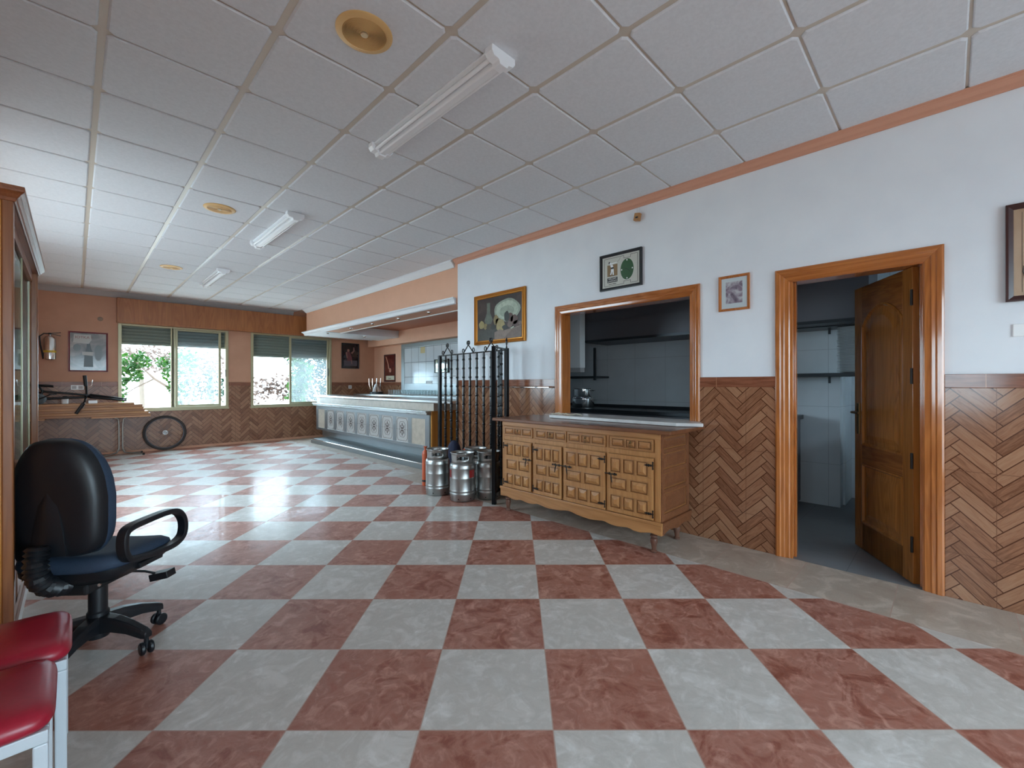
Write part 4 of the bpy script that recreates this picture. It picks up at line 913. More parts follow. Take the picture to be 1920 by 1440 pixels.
poly(mb, pt, [(.26, .82), (.33, .82), (.33, .62), (.38, .48), (.35, .40), (.24, .40), (.21, .48), (.26, .62)], D + .0008, 9)
for u, v, ru, rv, mi in [(.15, .40, .055, .08, 4), (.23, .36, .04, .06, 3), (.30, .34, .05, .05, 6), (.39, .33, .05, .05, 10), (.45, .46, .05, .1, 3), (.54, .34, .085, .12, 4), (.50, .42, .06, .07, 3), (.66, .50, .05, .10, 10), (.73, .46, .05, .1, 5), (.80, .42, .07, .09, 5), (.72, .34, .05, .06, 7), (.84, .34, .06, .06, 5), (.91, .34, .03, .04, 7), (.62, .30, .05, .04, 10)]:
    blob(mb, pt, u, v, ru, rv, D + .002 + mi * .0001, mi, 18, .06)
poly(mb, pt, [(.42, .08), (.93, .08), (.93, .30), (.78, .27), (.6, .24), (.52, .27), (.42, .22)], D + .003, 8); poly(mb, pt, [(.60, .08), (.93, .08), (.93, .29), (.75, .24)], D + .0036, 7); poly(mb, pt, [(.74, .25), (.80, .28), (.79, .30), (.73, .27)], D + .004, 2)
mb.build('brushwork', ms, t, normals=True)
# whisky advertising clock
t, pt, quad, sh, d = frame('advertising_clock', 0, WF, 2.015, 2.47, 2.197, 2.548, 0.026, 0.024, M['black_plastic'], 'black framed advertising wall clock with green oval dial above the hatch', 'clock', inner='face_card', sheet=mat('pale_card', srgb(196, 196, 186), 0.35))
GR, CR, BR, WH, BK = mat('dial_green', srgb(44, 84, 48), 0.35), mat('card_cream', srgb(206, 204, 196), 0.4), mat('card_brown', srgb(134, 108, 72), 0.45), M['white_plastic'], mat('print_black', srgb(30, 32, 36), 0.45)
D = d + .0008; mb = MB()
def strip(mb, uv, w, dd, mi):
    for (a, b), (c, e) in zip(uv, uv[1:]):
        L = math.hypot((c - a) * .455, (e - b) * .351) or 1; nu, nv = -(e - b) * .351 / L * w / .455, (c - a) * .455 / L * w / .351
        poly(mb, pt, [(a - nu, b - nv), (c - nu, e - nv), (c + nu, e + nv), (a + nu, b + nv)], dd, mi)
strip(mb, [(.11, .12), (.58, .12), (.58, .19), (.74, .19), (.74, .12), (.90, .12), (.90, .88), (.74, .88), (.74, .81), (.58, .81), (.58, .88), (.11, .88), (.11, .12)], .0016, D, 0)
poly(mb, pt, [(.18, .38), (.43, .38), (.43, .70), (.18, .70)], D, 1); poly(mb, pt, [(.18, .21), (.43, .21), (.43, .345), (.18, .345)], D, 0)
# golfer figure on the brown square
blob(mb, pt, .235, .76, .022, .032, D + .001, 0); blob(mb, pt, .26, .74, .020, .030, D + .0014, 2)
poly(mb, pt, [(.24, .70), (.30, .71), (.42, .735), (.42, .75), (.30, .745), (.25, .725)], D + .001, 2); poly(mb, pt, [(.25, .69), (.31, .70), (.33, .64), (.28, .61)], D + .0012, 2); poly(mb, pt, [(.27, .625), (.335, .63), (.34, .58), (.275, .58)], D + .0016, 0)
poly(mb, pt, [(.275, .58), (.34, .58), (.345, .41), (.315, .41), (.305, .52), (.285, .44), (.275, .42), (.25, .42), (.27, .50)], D + .0018, 2)
poly(mb, pt, [(.24, .405), (.275, .42), (.275, .395), (.23, .39)], D + .002, 0); poly(mb, pt, [(.31, .41), (.355, .405), (.355, .39), (.31, .392)], D + .002, 0); strip(mb, [(.42, .742), (.47, .79), (.50, .855)], .0008, D + .001, 0)
mb.build('printed_emblem', [BK, BR, WH], t)
lettering('lettering', 'WILLIAM', 0.023, pt(.305, .308, D + .0006), (0, -1, 0), (0, 0, 1), CR, t, squeeze=1.0); lettering('lettering', "LAWSON'S", 0.021, pt(.305, .245, D + .0006), (0, -1, 0), (0, 0, 1), CR, t, squeeze=.98)
lettering('lettering', 'Scotch Whisky', 0.014, pt(.305, .165, D + .0004), (0, -1, 0), (0, 0, 1), BK, t, shear=.4)
mb = MB(); blob(mb, pt, .66, .5, .165, .30, D + .001, 1, 32); blob(mb, pt, .66, .5, .155, .285, D + .002, 0, 32); dial = mb.build('dial', [GR, CR], t)
mb = MB()
for u, v in ((.66, .745), (.66, .255), (.535, .5), (.785, .5)): blob(mb, pt, u, v, .014, .020, D + .003, 0, 12)
mb.build('hour_marker', WH, dial)
mb = MB(); strip(mb, [(.66, .5), (.60, .53)], .0018, D + .0036, 0); strip(mb, [(.66, .5), (.735, .42)], .0013, D + .004, 0); mb.build('hands', BK, dial)
# small print in a wooden frame
t, pt, quad, sh, d = frame('framed_print', 0, WF, 1.100, 1.331, 1.863, 2.145, 0.020, 0.018, M['pine_z'], 'small wooden framed print of a misty scene between hatch and door', inner='mount', sheet=mat('mount_card', srgb(196, 206, 208), 0.5))
mb = MB(); quad(mb, .23, .77, .21, .82, d + .001, 0, .0008); mb.build('print', noise_art('misty_print', [(0.32, srgb(96, 84, 96)), (0.45, srgb(138, 124, 136)), (0.55, srgb(176, 172, 178)), (0.7, srgb(204, 208, 208))], 14, 1.2, 0.4), t)
# dark framed drawing at the right edge
t, pt, quad, sh, d = frame('framed_drawing', 0, WF, -0.72, -0.226, 1.737, 2.277, 0.03, 0.026, mat('dark_red_wood', srgb(58, 26, 24), 0.3), 'dark wood framed line drawing at the right end of the white wall', inner='sheet', sheet=noise_art('tan_paper', [(0.3, srgb(168, 138, 112)), (0.7, srgb(196, 172, 148))], 3, .4))
mb = MB(); LN = [(.115 + 0.0, .06), (.115, .92)]
def pline(mb, pts, r, dd, mi=0): mb.tube([pt(u, v, dd) for u, v in pts], r, 5, mi=mi)
pline(mb, [(.125, .09), (.125, .91)], .0008, d + .001); pline(mb, [(.14, .36), (.13, .30), (.145, .24), (.18, .20), (.24, .18), (.30, .2), (.33, .27)], .0022, d + .002); pline(mb, [(.14, .36), (.16, .31), (.20, .29), (.24, .33), (.23, .40)], .0020, d + .002)
pline(mb, [(.24, .33), (.40, .42), (.60, .40), (.75, .30), (.8, .2)], .002, d + .002); pline(mb, [(.33, .27), (.5, .2), (.7, .18), (.8, .2)], .002, d + .002); mb.build('line_work', mat('sketch_ink', srgb(84, 80, 76), 0.6), t)
# pictures on the end wall and behind the bar
t, pt, quad, sh, d = frame('framed_poster', 0, FWY, -0.075, 0.437, 1.515, 2.227, 0.024, 0.022, mat('dark_red_frame', srgb(112, 26, 32), 0.35), 'dark red framed grey poster on the end wall between extinguisher and window', axis='y', inner='poster_sheet', sheet=noise_art('grey_poster', [(0.3, srgb(96, 100, 104)), (0.5, srgb(136, 136, 136)), (0.68, srgb(172, 166, 160))], 4, 1.0, 0.12))
ms = [mat('poster_pale', srgb(176, 172, 166), .3), mat('poster_dark', srgb(64, 72, 74), .3), mat('poster_mid', srgb(104, 110, 112), .3), mat('poster_red', srgb(132, 70, 66), .4)]
mb = MB(); D = d + .001; poly(mb, pt, [(.12, .72), (.50, .70), (.58, .80), (.56, .93), (.14, .93)], D, 0)
blob(mb, pt, .22, .60, .10, .09, D + .0006, 2); blob(mb, pt, .75, .48, .10, .20, D + .0006, 2); poly(mb, pt, [(.46, .70), (.54, .70), (.56, .60), (.60, .50), (.62, .12), (.38, .12), (.40, .46), (.45, .60)], D + .0012, 1); poly(mb, pt, [(.34, .50), (.62, .50), (.61, .40), (.34, .42)], D + .0018, 0); mb.build('poster_artwork', ms, t)
lettering('lettering', 'IOTKA I', 0.062, pt(.38, .855, D + .001), (1, 0, 0), (0, 0, 1), ms[3], t)
t, pt, quad, sh, d = frame('framed_poster', 0, FWY, 4.775, 5.235, 1.690, 2.340, 0.022, 0.02, M['black_matte'], 'dark framed poster of a figure in red right of the right window', axis='y', inner='poster_sheet', sheet=noise_art('night_poster', [(0.4, srgb(24, 18, 20)), (0.7, srgb(48, 34, 38))], 5, 1.0, 0.12))
ms = [mat('figure_skin', srgb(150, 108, 98), .4), mat('figure_dress', srgb(104, 54, 58), .4), mat('poster_grey', srgb(84, 76, 82), .4)]; D = d + .001
mb = MB(); poly(mb, pt, [(.12, .10), (.88, .10), (.88, .32), (.12, .32)], D, 2); blob(mb, pt, .38, .71, .07, .055, D + .0006, 0); poly(mb, pt, [(.30, .66), (.46, .66), (.58, .45), (.60, .30), (.30, .30), (.33, .5)], D + .0012, 1)
poly(mb, pt, [(.22, .62), (.30, .66), (.34, .42), (.29, .40)], D + .0016, 0); poly(mb, pt, [(.52, .62), (.60, .58), (.74, .70), (.72, .84), (.67, .84), (.66, .70)], D + .0016, 0); poly(mb, pt, [(.54, .34), (.58, .34), (.60, .18), (.56, .18)], D + .0016, 0); mb.build('poster_artwork', ms, t)
t, pt, quad, sh, d = frame('framed_poster', 0, 5.67, 9.875, 10.42, 1.345, 2.045, 0.022, 0.02, mat('maroon_frame', srgb(60, 28, 28), .35), 'narrow maroon framed poster with a cream caption behind the beer tap', inner='poster_sheet', sheet=noise_art('maroon_poster', [(0.35, srgb(78, 32, 28)), (0.7, srgb(116, 56, 46))], 4, 1.2, 0.12))
ms = [mat('caption_cream', srgb(196, 190, 166), .5), mat('poster_peach', srgb(186, 130, 108), .4), mat('caption_ink', srgb(90, 90, 84), .5)]; D = d + .001
mb = MB(); poly(mb, pt, [(.16, .07), (.92, .07), (.92, .22), (.16, .22)], D, 0); poly(mb, pt, [(.12, .93), (.22, .92), (.42, .62), (.50, .45), (.38, .48), (.32, .66)], D + .0006, 1); blob(mb, pt, .55, .42, .10, .08, D + .001, 1); mb.build('poster_artwork', ms, t)
lettering('caption', 'Saura', 0.065, pt(.50, .13, D + .001), (0, -1, 0), (0, 0, 1), ms[2], t, shear=.3)
# switch plate and wood block on the white wall
t = thing('light_switch', (RW, -0.31, 1.576), 'white rounded blank switch plate right of the door', 'switch'); MB().box(RW - 0.009, RW, -0.375, -0.252, 1.541, 1.612).build('plate', M['white_plastic'], t, bevel=0.012, seg=3)
t = thing('wooden_block', (RW, 2.05, 2.82), 'small wooden block hanging from wires high on the white wall', 'block')
mb = MB(); mb.obox((RW - 0.03, 2.05, 2.825), (0.04, 0.055, 0.07), Matrix.Rotation(R(12), 3, 'X')); mb.build('body', mat('pale_block_wood', srgb(176, 128, 82), .5), t, bevel=0.004); MB().box(RW - 0.052, RW - 0.05, 2.035, 2.06, 2.81, 2.825).build('plug_hole', M['black_matte'], t)
for dy in (-.008, .012): MB().tube([(RW - 0.02, 2.05 + dy, 2.86), (RW - 0.008, 2.05 + dy, 2.93)], 0.0012, 5).build('wire', M['grey_plaster'], t)
# towel rail on the wainscot
t = thing('wall_rail', (RW, 3.7, 1.245), 'slim chrome rail on the tiled wainscot left of the hatch', 'rail'); MB().tube([(RW - 0.06, 4.32, 1.245), (RW - 0.06, 3.10, 1.245)], 0.007, 10).build('bar', M['chrome'], t)
for y in (4.28, 3.14): MB().tube([(RW - 0.012, y, 1.25), (RW - 0.06, y, 1.245)], 0.009, 8).build('bracket', M['chrome'], t)
tag(MB().lathe([(0.038, 0), (0.038, 0.006), (0.03, 0.012), (0.001, 0.014)], (0.335, FWY, 2.478), 20, (0, -1, 0)).build('junction_box', mat('grey_cover', srgb(150, 128, 110), .5)), 'small round grey wall cover above the red framed poster', 'cover')
# fire extinguisher
t = thing('fire_extinguisher', (-0.29, FWY - 0.10, 1.70), 'polished steel fire extinguisher hung at the left end of the end wall', 'fire extinguisher')
MB().lathe([(0.001, 0), (0.06, 0.004), (0.075, 0.02), (0.075, 0.36), (0.06, 0.395), (0.02, 0.42), (0.018, 0.435)], (-0.29, FWY - 0.10, 1.70), 28).build('cylinder', M['chrome'], t)
MB().lathe([(0.0765, 0.13), (0.0765, 0.165)], (-0.29, FWY - 0.10, 1.70), 28, cap=False).build('yellow_band', mat('yellow_label', srgb(206, 176, 60), .4), t)
mb = MB(); mb.obox((-0.235, FWY - 0.10, 2.165), (0.15, 0.018, 0.010), Matrix.Rotation(R(-10), 3, 'Y')); mb.obox((-0.235, FWY - 0.10, 2.14), (0.15, 0.018, 0.010), Matrix.Rotation(R(12), 3, 'Y')); mb.cyl((-0.29, FWY - .1, 2.12), (-0.29, FWY - .1, 2.165), 0.016); mb.build('valve_handle', M['iron'], t)
MB().tube([(-0.30, FWY - .10, 2.15), (-0.36, FWY - .10, 2.15), (-0.41, FWY - .1, 2.10), (-0.40, FWY - .1, 1.95), (-0.375, FWY - .1, 1.8), (-0.36, FWY - .1, 1.72)], [0.01, .01, .01, .01, .012, .018], 8).build('hose', M['black_matte'], t)
MB().box(-0.32, -0.26, FWY - 0.03, FWY, 1.9, 1.95).build('bracket', M['iron'], t)

# ------------------------------------------------------------------ ceiling fittings
lt = thing('batten_light', (1.555, 1.63, CEIL - 0.010), 'white fluorescent batten on the ceiling nearest the viewer', 'ceiling light', 'fluorescent battens along the ceiling')
L = 1.30
MB().prism([(-.065, 0, 0), (-.065, 0, -.012), (-.03, 0, -.024), (-.026, 0, -.058), (-.018, 0, -.066), (.018, 0, -.066), (.026, 0, -.058), (.03, 0, -.024), (.065, 0, -.012), (.065, 0, 0)], (0, L, 0)).build('housing', M['batten_white'], lt, local=True, bevel=0.002)
for sx in (-1, 1): MB().cyl((sx * .047, .03, -.038), (sx * .047, L - .03, -.038), 0.0125, seg=14).build('tube', mat('tube_glass_%d' % sx, srgb(245, 247, 248), 0.12), lt, local=True)
for y0 in (-.006, L - .05):
    mb = MB(); mb.prism([(-.082, y0, 0), (-.082, y0, -.03), (-.066, y0, -.052), (-.034, y0, -.056), (-.026, y0, -.076), (.026, y0, -.076), (.034, y0, -.056), (.066, y0, -.052), (.082, y0, -.03), (.082, y0, 0)], (0, .056, 0)); mb.build('end_cap', M['batten_white'], lt, local=True, bevel=0.003)
copy_tree(lt, loc=(1.555, 4.62, CEIL - 0.010), label='white fluorescent batten on the ceiling, middle one of the three in a row')
copy_tree(lt, loc=(1.555, 7.61, CEIL - 0.010), label='white fluorescent batten on the ceiling nearest the windows')
vt = thing('ceiling_vent', (0.995, 2.02, CEIL - 0.010), 'round gold ceiling vent nearest the viewer', 'vent', 'round gold vents in the ceiling')
MB().lathe([(0.132, 0), (0.132, -.004), (0.124, -.009), (0.102, -.011), (0.100, -.006), (0.10, 0)], (0, 0, 0), 48).build('rim', M['gold_vent'], vt, local=True)
pr = [(0.1005, -.004)]
for k in range(13): r = 0.098 - k * 0.006; pr += [(r, -.010), (r - .002, -.010), (r - .003, -.004), (r - .005, -.004)]
MB().lathe(pr + [(0.016, -.006), (0.001, -.006)], (0, 0, 0), 48).build('grille', M['gold_vent'], vt, local=True, angle=25)
MB().lathe([(0.017, -.006), (0.017, -.013), (0.013, -.016), (0.001, -.016)], (0, 0, 0), 24).build('centre_cap', mat('pale_gold', srgb(222, 200, 160), .35, .4), vt, local=True)
copy_tree(vt, loc=(0.995, 5.03, CEIL - 0.010), label='round gold ceiling vent, middle one of the three in a row')
copy_tree(vt, loc=(0.995, 8.04, CEIL - 0.010), label='round gold ceiling vent nearest the windows')

# ------------------------------------------------------------------ wrought iron grille leaning by the white wall
gr = thing('iron_grille', (3.44, 4.2, 0), 'black wrought iron grille with turned bars and scrolls behind the kegs', 'grille')
GA, GB, GC = Vector((3.595, 5.06, 0)), Vector((3.500, 3.62, 0)), Vector((3.150, 3.452, 0)); GH = 1.675
def turned(mb, p, z0, z1, r=0.0145):
    prof = []; z = z0; step = 0.115
    while z < z1 - 0.01:
        e = min(z + step, z1); prof += [(r, z + .012), (r * 1.12, (z + e) / 2), (r, e - .012)]
        if e < z1 - .03: prof += [(r * 1.45, e - .010), (r * 1.5, e - .004), (r * 1.0, e), (r * 1.5, e + .004), (r * 1.45, e + .010)]
        z = e
    mb.lathe([(r, z0)] + prof + [(r, z1)], (p.x, p.y, 0), 10)
dv = (GB - GA).normalized()
def post(p, z0, z1, s=0.042, q=dv):
    nrm = Vector((-q.y, q.x, 0)); m = Matrix((q, nrm, Vector((0, 0, 1)))).transposed()
    MB().obox((p.x, p.y, (z0 + z1) / 2), (s, s, z1 - z0), m).build('post', M['iron'], gr, bevel=0.002)
def rail(a, b, z, q):
    nrm = Vector((-q.y, q.x, 0)); m = Matrix((q, nrm, Vector((0, 0, 1)))).transposed(); c = (a + b) / 2
    MB().obox((c.x, c.y, z), ((b - a).length, 0.028, 0.014), m).build('rail', M['iron'], gr, bevel=0.0015)
post(GA, 0, GH + .004); rail(GA, GB, GH, dv); rail(GA, GB, 0.10, dv); post(GB, 0, GH + 0.02)
for k in range(1, 10):
    mb = MB(); turned(mb, GA + (GB - GA) * (k * 0.1), 0.105, GH - .006); mb.build('turned_bar', M['iron'], gr)
dq = (GC - GB).normalized(); post(GC, 0, GH + .012, 0.042, dq); rail(GB, GC, GH + .005, dq); rail(GB, GC, 0.12, dq)
mb = MB(); turned(mb, GB + (GC - GB) * 0.45, 0.125, GH); mb.build('turned_bar', M['iron'], gr)
MB().lathe([(0.008, GH), (0.010, GH + .03), (0.006, GH + .05), (0.012, GH + .08), (0.013, GH + .11), (0.007, GH + .135), (0.001, GH + .145)], (GB.x, GB.y, 0), 12).build('finial', M['iron'], gr)
def scroll(c, q):
    def pl(a, b): return c + q * a + Vector((0, 0, b))
    mb = MB()
    for s in (-1, 1):
        pts = [(s * -.008 + 0, .128)]
        main = [(s * (.118 - .118 * t), .008 + .098 * t) for t in [k / 8 for k in range(9)]]
        low = [(s * (.108 + .026 * math.sin(R(a)) * (1 - a / 700)), .038 - .030 * math.cos(R(a)) * (1 - a / 700)) for a in range(0, 331, 30)]
        top = [(s * (.006 + .026 * math.sin(R(a * .9)) * (1 - a / 900)), .134 - .027 * math.cos(R(a * .9)) * (1 - a / 900)) for a in range(0, 361, 30)]
        mb.tube([pl(a, b) for a, b in [(s * .096, .010)] + low], 0.0062, 8)
        mb.tube([pl(a, b) for a, b in [(s * .102, .006), (s * .05, .058), (0, .106)] + [(s * -a_ if False else a_, b_) for a_, b_ in top]], 0.0066, 8)
    return mb.build('scroll', M['iron'], gr)
for f in (0.135, 0.475, 0.80): scroll(GA + (GB - GA) * f + Vector((0, 0, GH + .004)), dv)

# ------------------------------------------------------------------ kegs and gas bottles
def keg(x, y, rz, label, red=False):
    t = thing('beer_keg', (x, y, 0), label, 'keg', 'steel beer kegs in front of the grille', rz)
    r = 0.139
    MB().lathe([(r - .018, 0.0), (r - .008, .004), (r - .004, .012), (r - .004, .055), (r, .065), (r, .075), (r + .003, .084), (r, .093), (r - .002, .10), (r, .108), (r + .003, .116), (r, .125), (r - .001, .13), (r, .25), (r + .0015, .254), (r, .258), (r, .355), (r + .003, .362), (r, .37), (r, .385), (r - .006, .405), (r - .02, .42), (r - .05, .436), (0.03, .442), (0.001, .442)], (0, 0, 0), 44).build('shell', M['steel_keg'], t, local=True, angle=50)
    mb = MB(); seg = 48; zs = [(r - .020, .415), (r - .026, .445), (r - .024, .455), (r - .022, .492), (r - .021, .505), (r - .016, .522), (r - .008, .530)]
    V = [[mb.bm.verts.new((q * math.cos(2 * math.pi * k / seg), q * math.sin(2 * math.pi * k / seg), z)) for k in range(seg)] for q, z in zs]
    for a in range(len(zs) - 1):
        for k in range(seg):
            hole = (k % 24) in range(1, 9)
            if hole and a in (2, ): continue
            f = mb.bm.faces.new((V[a][k], V[a][(k + 1) % seg], V[a + 1][(k + 1) % seg], V[a + 1][k])); f.smooth = True
    c = mb.build('collar', M['steel_keg'], t, local=True, angle=60); s = c.modifiers.new('wall', 'SOLIDIFY'); s.thickness = 0.006; s.offset = -1
    MB().lathe([(0.030, .44), (0.030, .475), (0.022, .48), (0.001, .48)], (0, 0, 0), 20).build('valve', M['steel'], t, local=True)
    mb = MB()
    for k in range(6):
        a = math.pi * k / 3 + .3; n = Vector((math.cos(a), math.sin(a), 0)); mb.lathe([(0.007, 0), (0.0065, .0008), (0.001, .001)], n * (r - .0045) + Vector((0, 0, .034)), 12, n)
    mb.build('drain_hole', M['black_matte'], t, local=True)
    if red:
        for a0, a1 in ((68, 103), (-47, -22), (170, 215)):
            n = 10; mb = MB(); mb.loft([[((r + .0012) * math.cos(R(a0 + (a1 - a0) * k / n)), (r + .0012) * math.sin(R(a0 + (a1 - a0) * k / n)), z) for k in range(n + 1)] for z in (.262, .345)], closed_ring=False, cap=False)
            mb.build('red_label', M['red_paint'], t, local=True)
    return t
def at(px, d):   # point on the floor at camera depth d
    u = (px - CX) / F_PX; return ((math.cos(HEAD) * u + math.sin(HEAD)) * d, (-math.sin(HEAD) * u + math.cos(HEAD)) * d)
k1, k2, k3, k4 = at(820.5, 5.13), at(867, 4.86), at(916, 4.95), at(892, 5.20)
keg(k1[0], k1[1], R(-165), 'plain steel beer keg beside the orange gas bottle, leftmost of the kegs'); keg(k2[0], k2[1], R(-165), 'steel beer keg with faded red labels standing frontmost among the kegs', True)
keg(k3[0], k3[1], R(-163), 'steel beer keg directly behind the near post of the iron grille'); keg(k4[0], k4[1], R(20), 'steel beer keg at the back, mostly hidden between two other kegs')
g1 = at(797.5, 5.55)
t = thing('gas_cylinder', (g1[0], g1[1], 0), 'slim orange gas bottle at the left of the kegs', 'gas bottle', 'gas bottles among the kegs')
MB().lathe([(0.001, 0), (0.040, .002), (0.042, .01), (0.042, .40), (0.036, .43), (0.018, .448), (0.016, .455)], (0, 0, 0), 24).build('cylinder', M['orange_gas'], t, local=True); MB().lathe([(0.016, .455), (0.016, .48), (0.022, .48), (0.022, .495), (0.001, .497)], (0, 0, 0), 14).build('valve', M['orange_gas'], t, local=True)
MB().lathe([(.0425, .05), (.0425, .075)], (0, 0, 0), 24, cap=False).build('base_band', M['black_matte'], t, local=True)
g2 = at(872, 5.33)
copy_tree(t, loc=(g2[0], g2[1], 0), label='rusty orange gas bottle hidden behind the kegs by the grille')
g3 = at(851, 5.50)
mb = MB(); mb.sphere((g3[0], g3[1], .29), (0.11, 0.11, .29), 20, 12); bag = mb.build('cloth_bag', M['navy_cloth']); tag(bag, 'dark navy cloth bag slumped behind the kegs', 'bag')

# ------------------------------------------------------------------ display cabinet
CXF, CY0, CY1, CB = -0.178, 2.78, 4.55, -0.66
cab = thing('display_cabinet', (-0.4, 3.6, 0), 'tall oak display cabinet with sliding glass doors at the left edge', 'cabinet')
MB().box(CB, CXF - 0.034, CY0, CY0 + 0.02, 0.06, 2.06).build('side_panel', M['cab_wood'], cab); MB().box(CB, CXF - 0.05, CY1 - 0.02, CY1, 0.06, 2.06).build('side_panel', M['cab_red'], cab)
for y in (CY0 - .004, CY1 - .055): MB().box(CXF - 0.034, CXF, y, y + 0.058, 0.06, 2.06).build('corner_post', M['cab_red'], cab, bevel=0.005)
MB().box(CB, CB + .015, CY0, CY1, 0.06, 2.06).build('back_panel', M['cab_wood'], cab)
mb = MB(); Pf = [(0.0, 0.0), (0.006, 0.0), (0.012, 0.014), (0.022, 0.028), (0.034, 0.04), (0.034, 0.062), (0, 0.062)]
mitre_run(mb, [(CB, CY0), (CXF, CY0), (CXF, CY1), (CB, CY1)], [(0, -1), (1, -1), (1, 1), (0, 1)], Pf, 2.045); mb.box(CB, CXF, CY0, CY1, 2.05, 2.10); mb.build('cornice', M['cab_red_y'], cab, bevel=0.003)
MB().box(CB, CXF - .026, CY0 + .01, CY1 - .01, 0.0, 0.085).build('plinth', M['white_plastic'], cab)
MB().box(CXF - .06, CXF - .024, CY0 + .05, CY1 - .05, 1.99, 2.05).build('top_rail', M['cab_red_y'], cab); MB().box(CXF - .06, CXF - .024, CY0 + .05, CY1 - .05, 0.78, 0.84).build('middle_rail', M['cab_red_y'], cab, bevel=.003); MB().box(CXF - .06, CXF - .024, CY0 + .05, CY1 - .05, 0.085, 0.13).build('bottom_rail', M['cab_red_y'], cab)
MB().box(CB, CXF - .05, CY0 + .02, CY1 - .02, 0.80, 0.82).build('deck', M['cab_wood'], cab)
ym = (CY0 + CY1) / 2
for k, (a, b) in enumerate([(CY0 + .054, ym + .03), (ym - .03, CY1 - .055)]):
    x = CXF - .030 - .012 * k
    g_ = MB().box(x - .002, x + .002, a, b, 0.84, 1.99).build('glass_door', M['cab_glass'], cab)
    mb = MB(); mb.box(x - .005, x + .005, a, a + .014, .84, 1.99); mb.build('edge_profile', M['alu'], g_); MB().box(x - .005, x + .005, b - .014, b, .84, 1.99).build('edge_profile', M['alu'], g_)
n_ = 4
for k in range(n_):
    a = CY0 + .055 + (CY1 - CY0 - .11) * k / n_; b = a + (CY1 - CY0 - .11) / n_ - .006
    mb = MB(); mb.box(CXF - .045, CXF - .028, a, b, .135, .775); y_ = lambda q: (a + q, b - q)
    mb.loft([[(CXF - .028 + dx, a + q, .135 + q), (CXF - .028 + dx, b - q, .135 + q), (CXF - .028 + dx, b - q, .775 - q), (CXF - .028 + dx, a + q, .775 - q)] for q, dx in ((.05, 0), (.055, -.006), (.06, -.006), (.085, .004))], smooth=False)
    d_ = mb.build('door', M['cab_red'], cab, bevel=.002)
    for z in (.22, .69): MB().box(CXF - .030, CXF - .023, a - .003 if k % 2 == 0 else b - .005, a + .005 if k % 2 == 0 else b + .003, z - .03, z + .03).build('hinge', M['brass_dark'], d_)
for z in (1.2, 1.6):
    MB().box(CB + .02, CXF - .08, CY0 + .02, CY1 - .02, z, z + .006).build('glass_shelf', M['cab_glass'], cab)

# ------------------------------------------------------------------ red vinyl stools
M['board_wood2'] = wood('darker_pine_board', srgb(132, 84, 50), srgb(168, 116, 74), 'X', 0.45, 0.6)
def stool(x1, y0, label, dark=False):
    t = thing('vinyl_stool', (x1 - .19, y0 + .175, 0), label, 'stool', 'red vinyl stools by the cabinet')
    x0, y1 = x1 - .38, y0 + .352
    cx, cy, hx, hy = (x0 + x1) / 2, (y0 + y1) / 2, .19, .176
    def ring(sx, z, ex=5.0):
        out = []
        for k in range(48):
            q = 2 * math.pi * k / 48; c_, s_ = math.cos(q), math.sin(q)
            out.append((cx + (hx - sx) * math.copysign(abs(c_) ** (2 / ex), c_), cy + (hy - sx) * math.copysign(abs(s_) ** (2 / ex), s_), z))
        return out
    MB().loft([ring(.018, .408, 8), ring(.006, .412, 8), ring(0.0, .424, 8), ring(.002, .440, 7), ring(.012, .453, 7), ring(.035, .463, 6), ring(.08, .470, 5), ring(.13, .474, 4)], mi=0).build('seat', M['red_vinyl'], t, angle=60)
    e = .012; s = .028
    mb = MB(); mb.box(x0 + e, x1 - e, y0 + e, y0 + e + .02, .375, .407); mb.box(x0 + e, x1 - e, y1 - e - .02, y1 - e, .375, .407); mb.box(x0 + e, x0 + e + .02, y0 + e + .021, y1 - e - .021, .375, .407); mb.box(x1 - e - .02, x1 - e, y0 + e + .021, y1 - e - .021, .375, .407); mb.build('frame', M['white_metal'], t, bevel=.003)
    for a in (x0 + e, x1 - e - s):
        for b in (y0 + e, y1 - e - s): MB().box(a, a + s, b, b + s, 0, .3745).build('leg', M['white_metal'], t, bevel=.004)
    return t
stool(-0.005, 1.985, 'red vinyl stool with white legs nearer the cabinet, its seat higher in view'); stool(-0.035, 1.612, 'red vinyl stool with white legs lowest at the left edge')

# ------------------------------------------------------------------ office chair
ch = thing('office_chair', (0.080, 2.918, 0), 'black and navy swivel office chair with loop armrests', 'office chair', rz=R(47))
def superring(cy, cz, ry, rz_, ex_, x, n=40, zt=1.0, lean=0.0):
    out = []
    for k in range(n):
        q = 2 * math.pi * k / n; c_, s_ = math.cos(q), math.sin(q)
        ex = ex_ if s_ >= 0 else ex_ * 1.5
        yy = ry * math.copysign(abs(c_) ** (2 / ex), c_); zz_ = rz_ * math.copysign(abs(s_) ** (2 / ex), s_)
        taper = 1 - 0.26 * max(0, zz_ / rz_) ** 1.5 - 0.03 * max(0, -zz_ / rz_)
        out.append((x + lean * (zz_ + rz_) / (2 * rz_) - 0.05 * (1 - (yy / ry) ** 2 if ry else 0) * 0 + 0.55 * yy * yy, cy + yy * taper, cz + zz_))
    return out
bx = -0.190; ln = -0.02
MB().loft([superring(0, .785, .06, .10, 2.6, bx - .040, lean=ln), superring(0, .785, .13, .19, 2.8, bx - .044, lean=ln), superring(0, .785, .170, .238, 3.2, bx - .036, lean=ln), superring(0, .785, .186, .254, 3.4, bx - .015, lean=ln), superring(0, .785, .190, .258, 3.4, bx + .015, lean=ln)], mi=0).build('back_shell', M['black_plastic'], ch, local=True, angle=60)
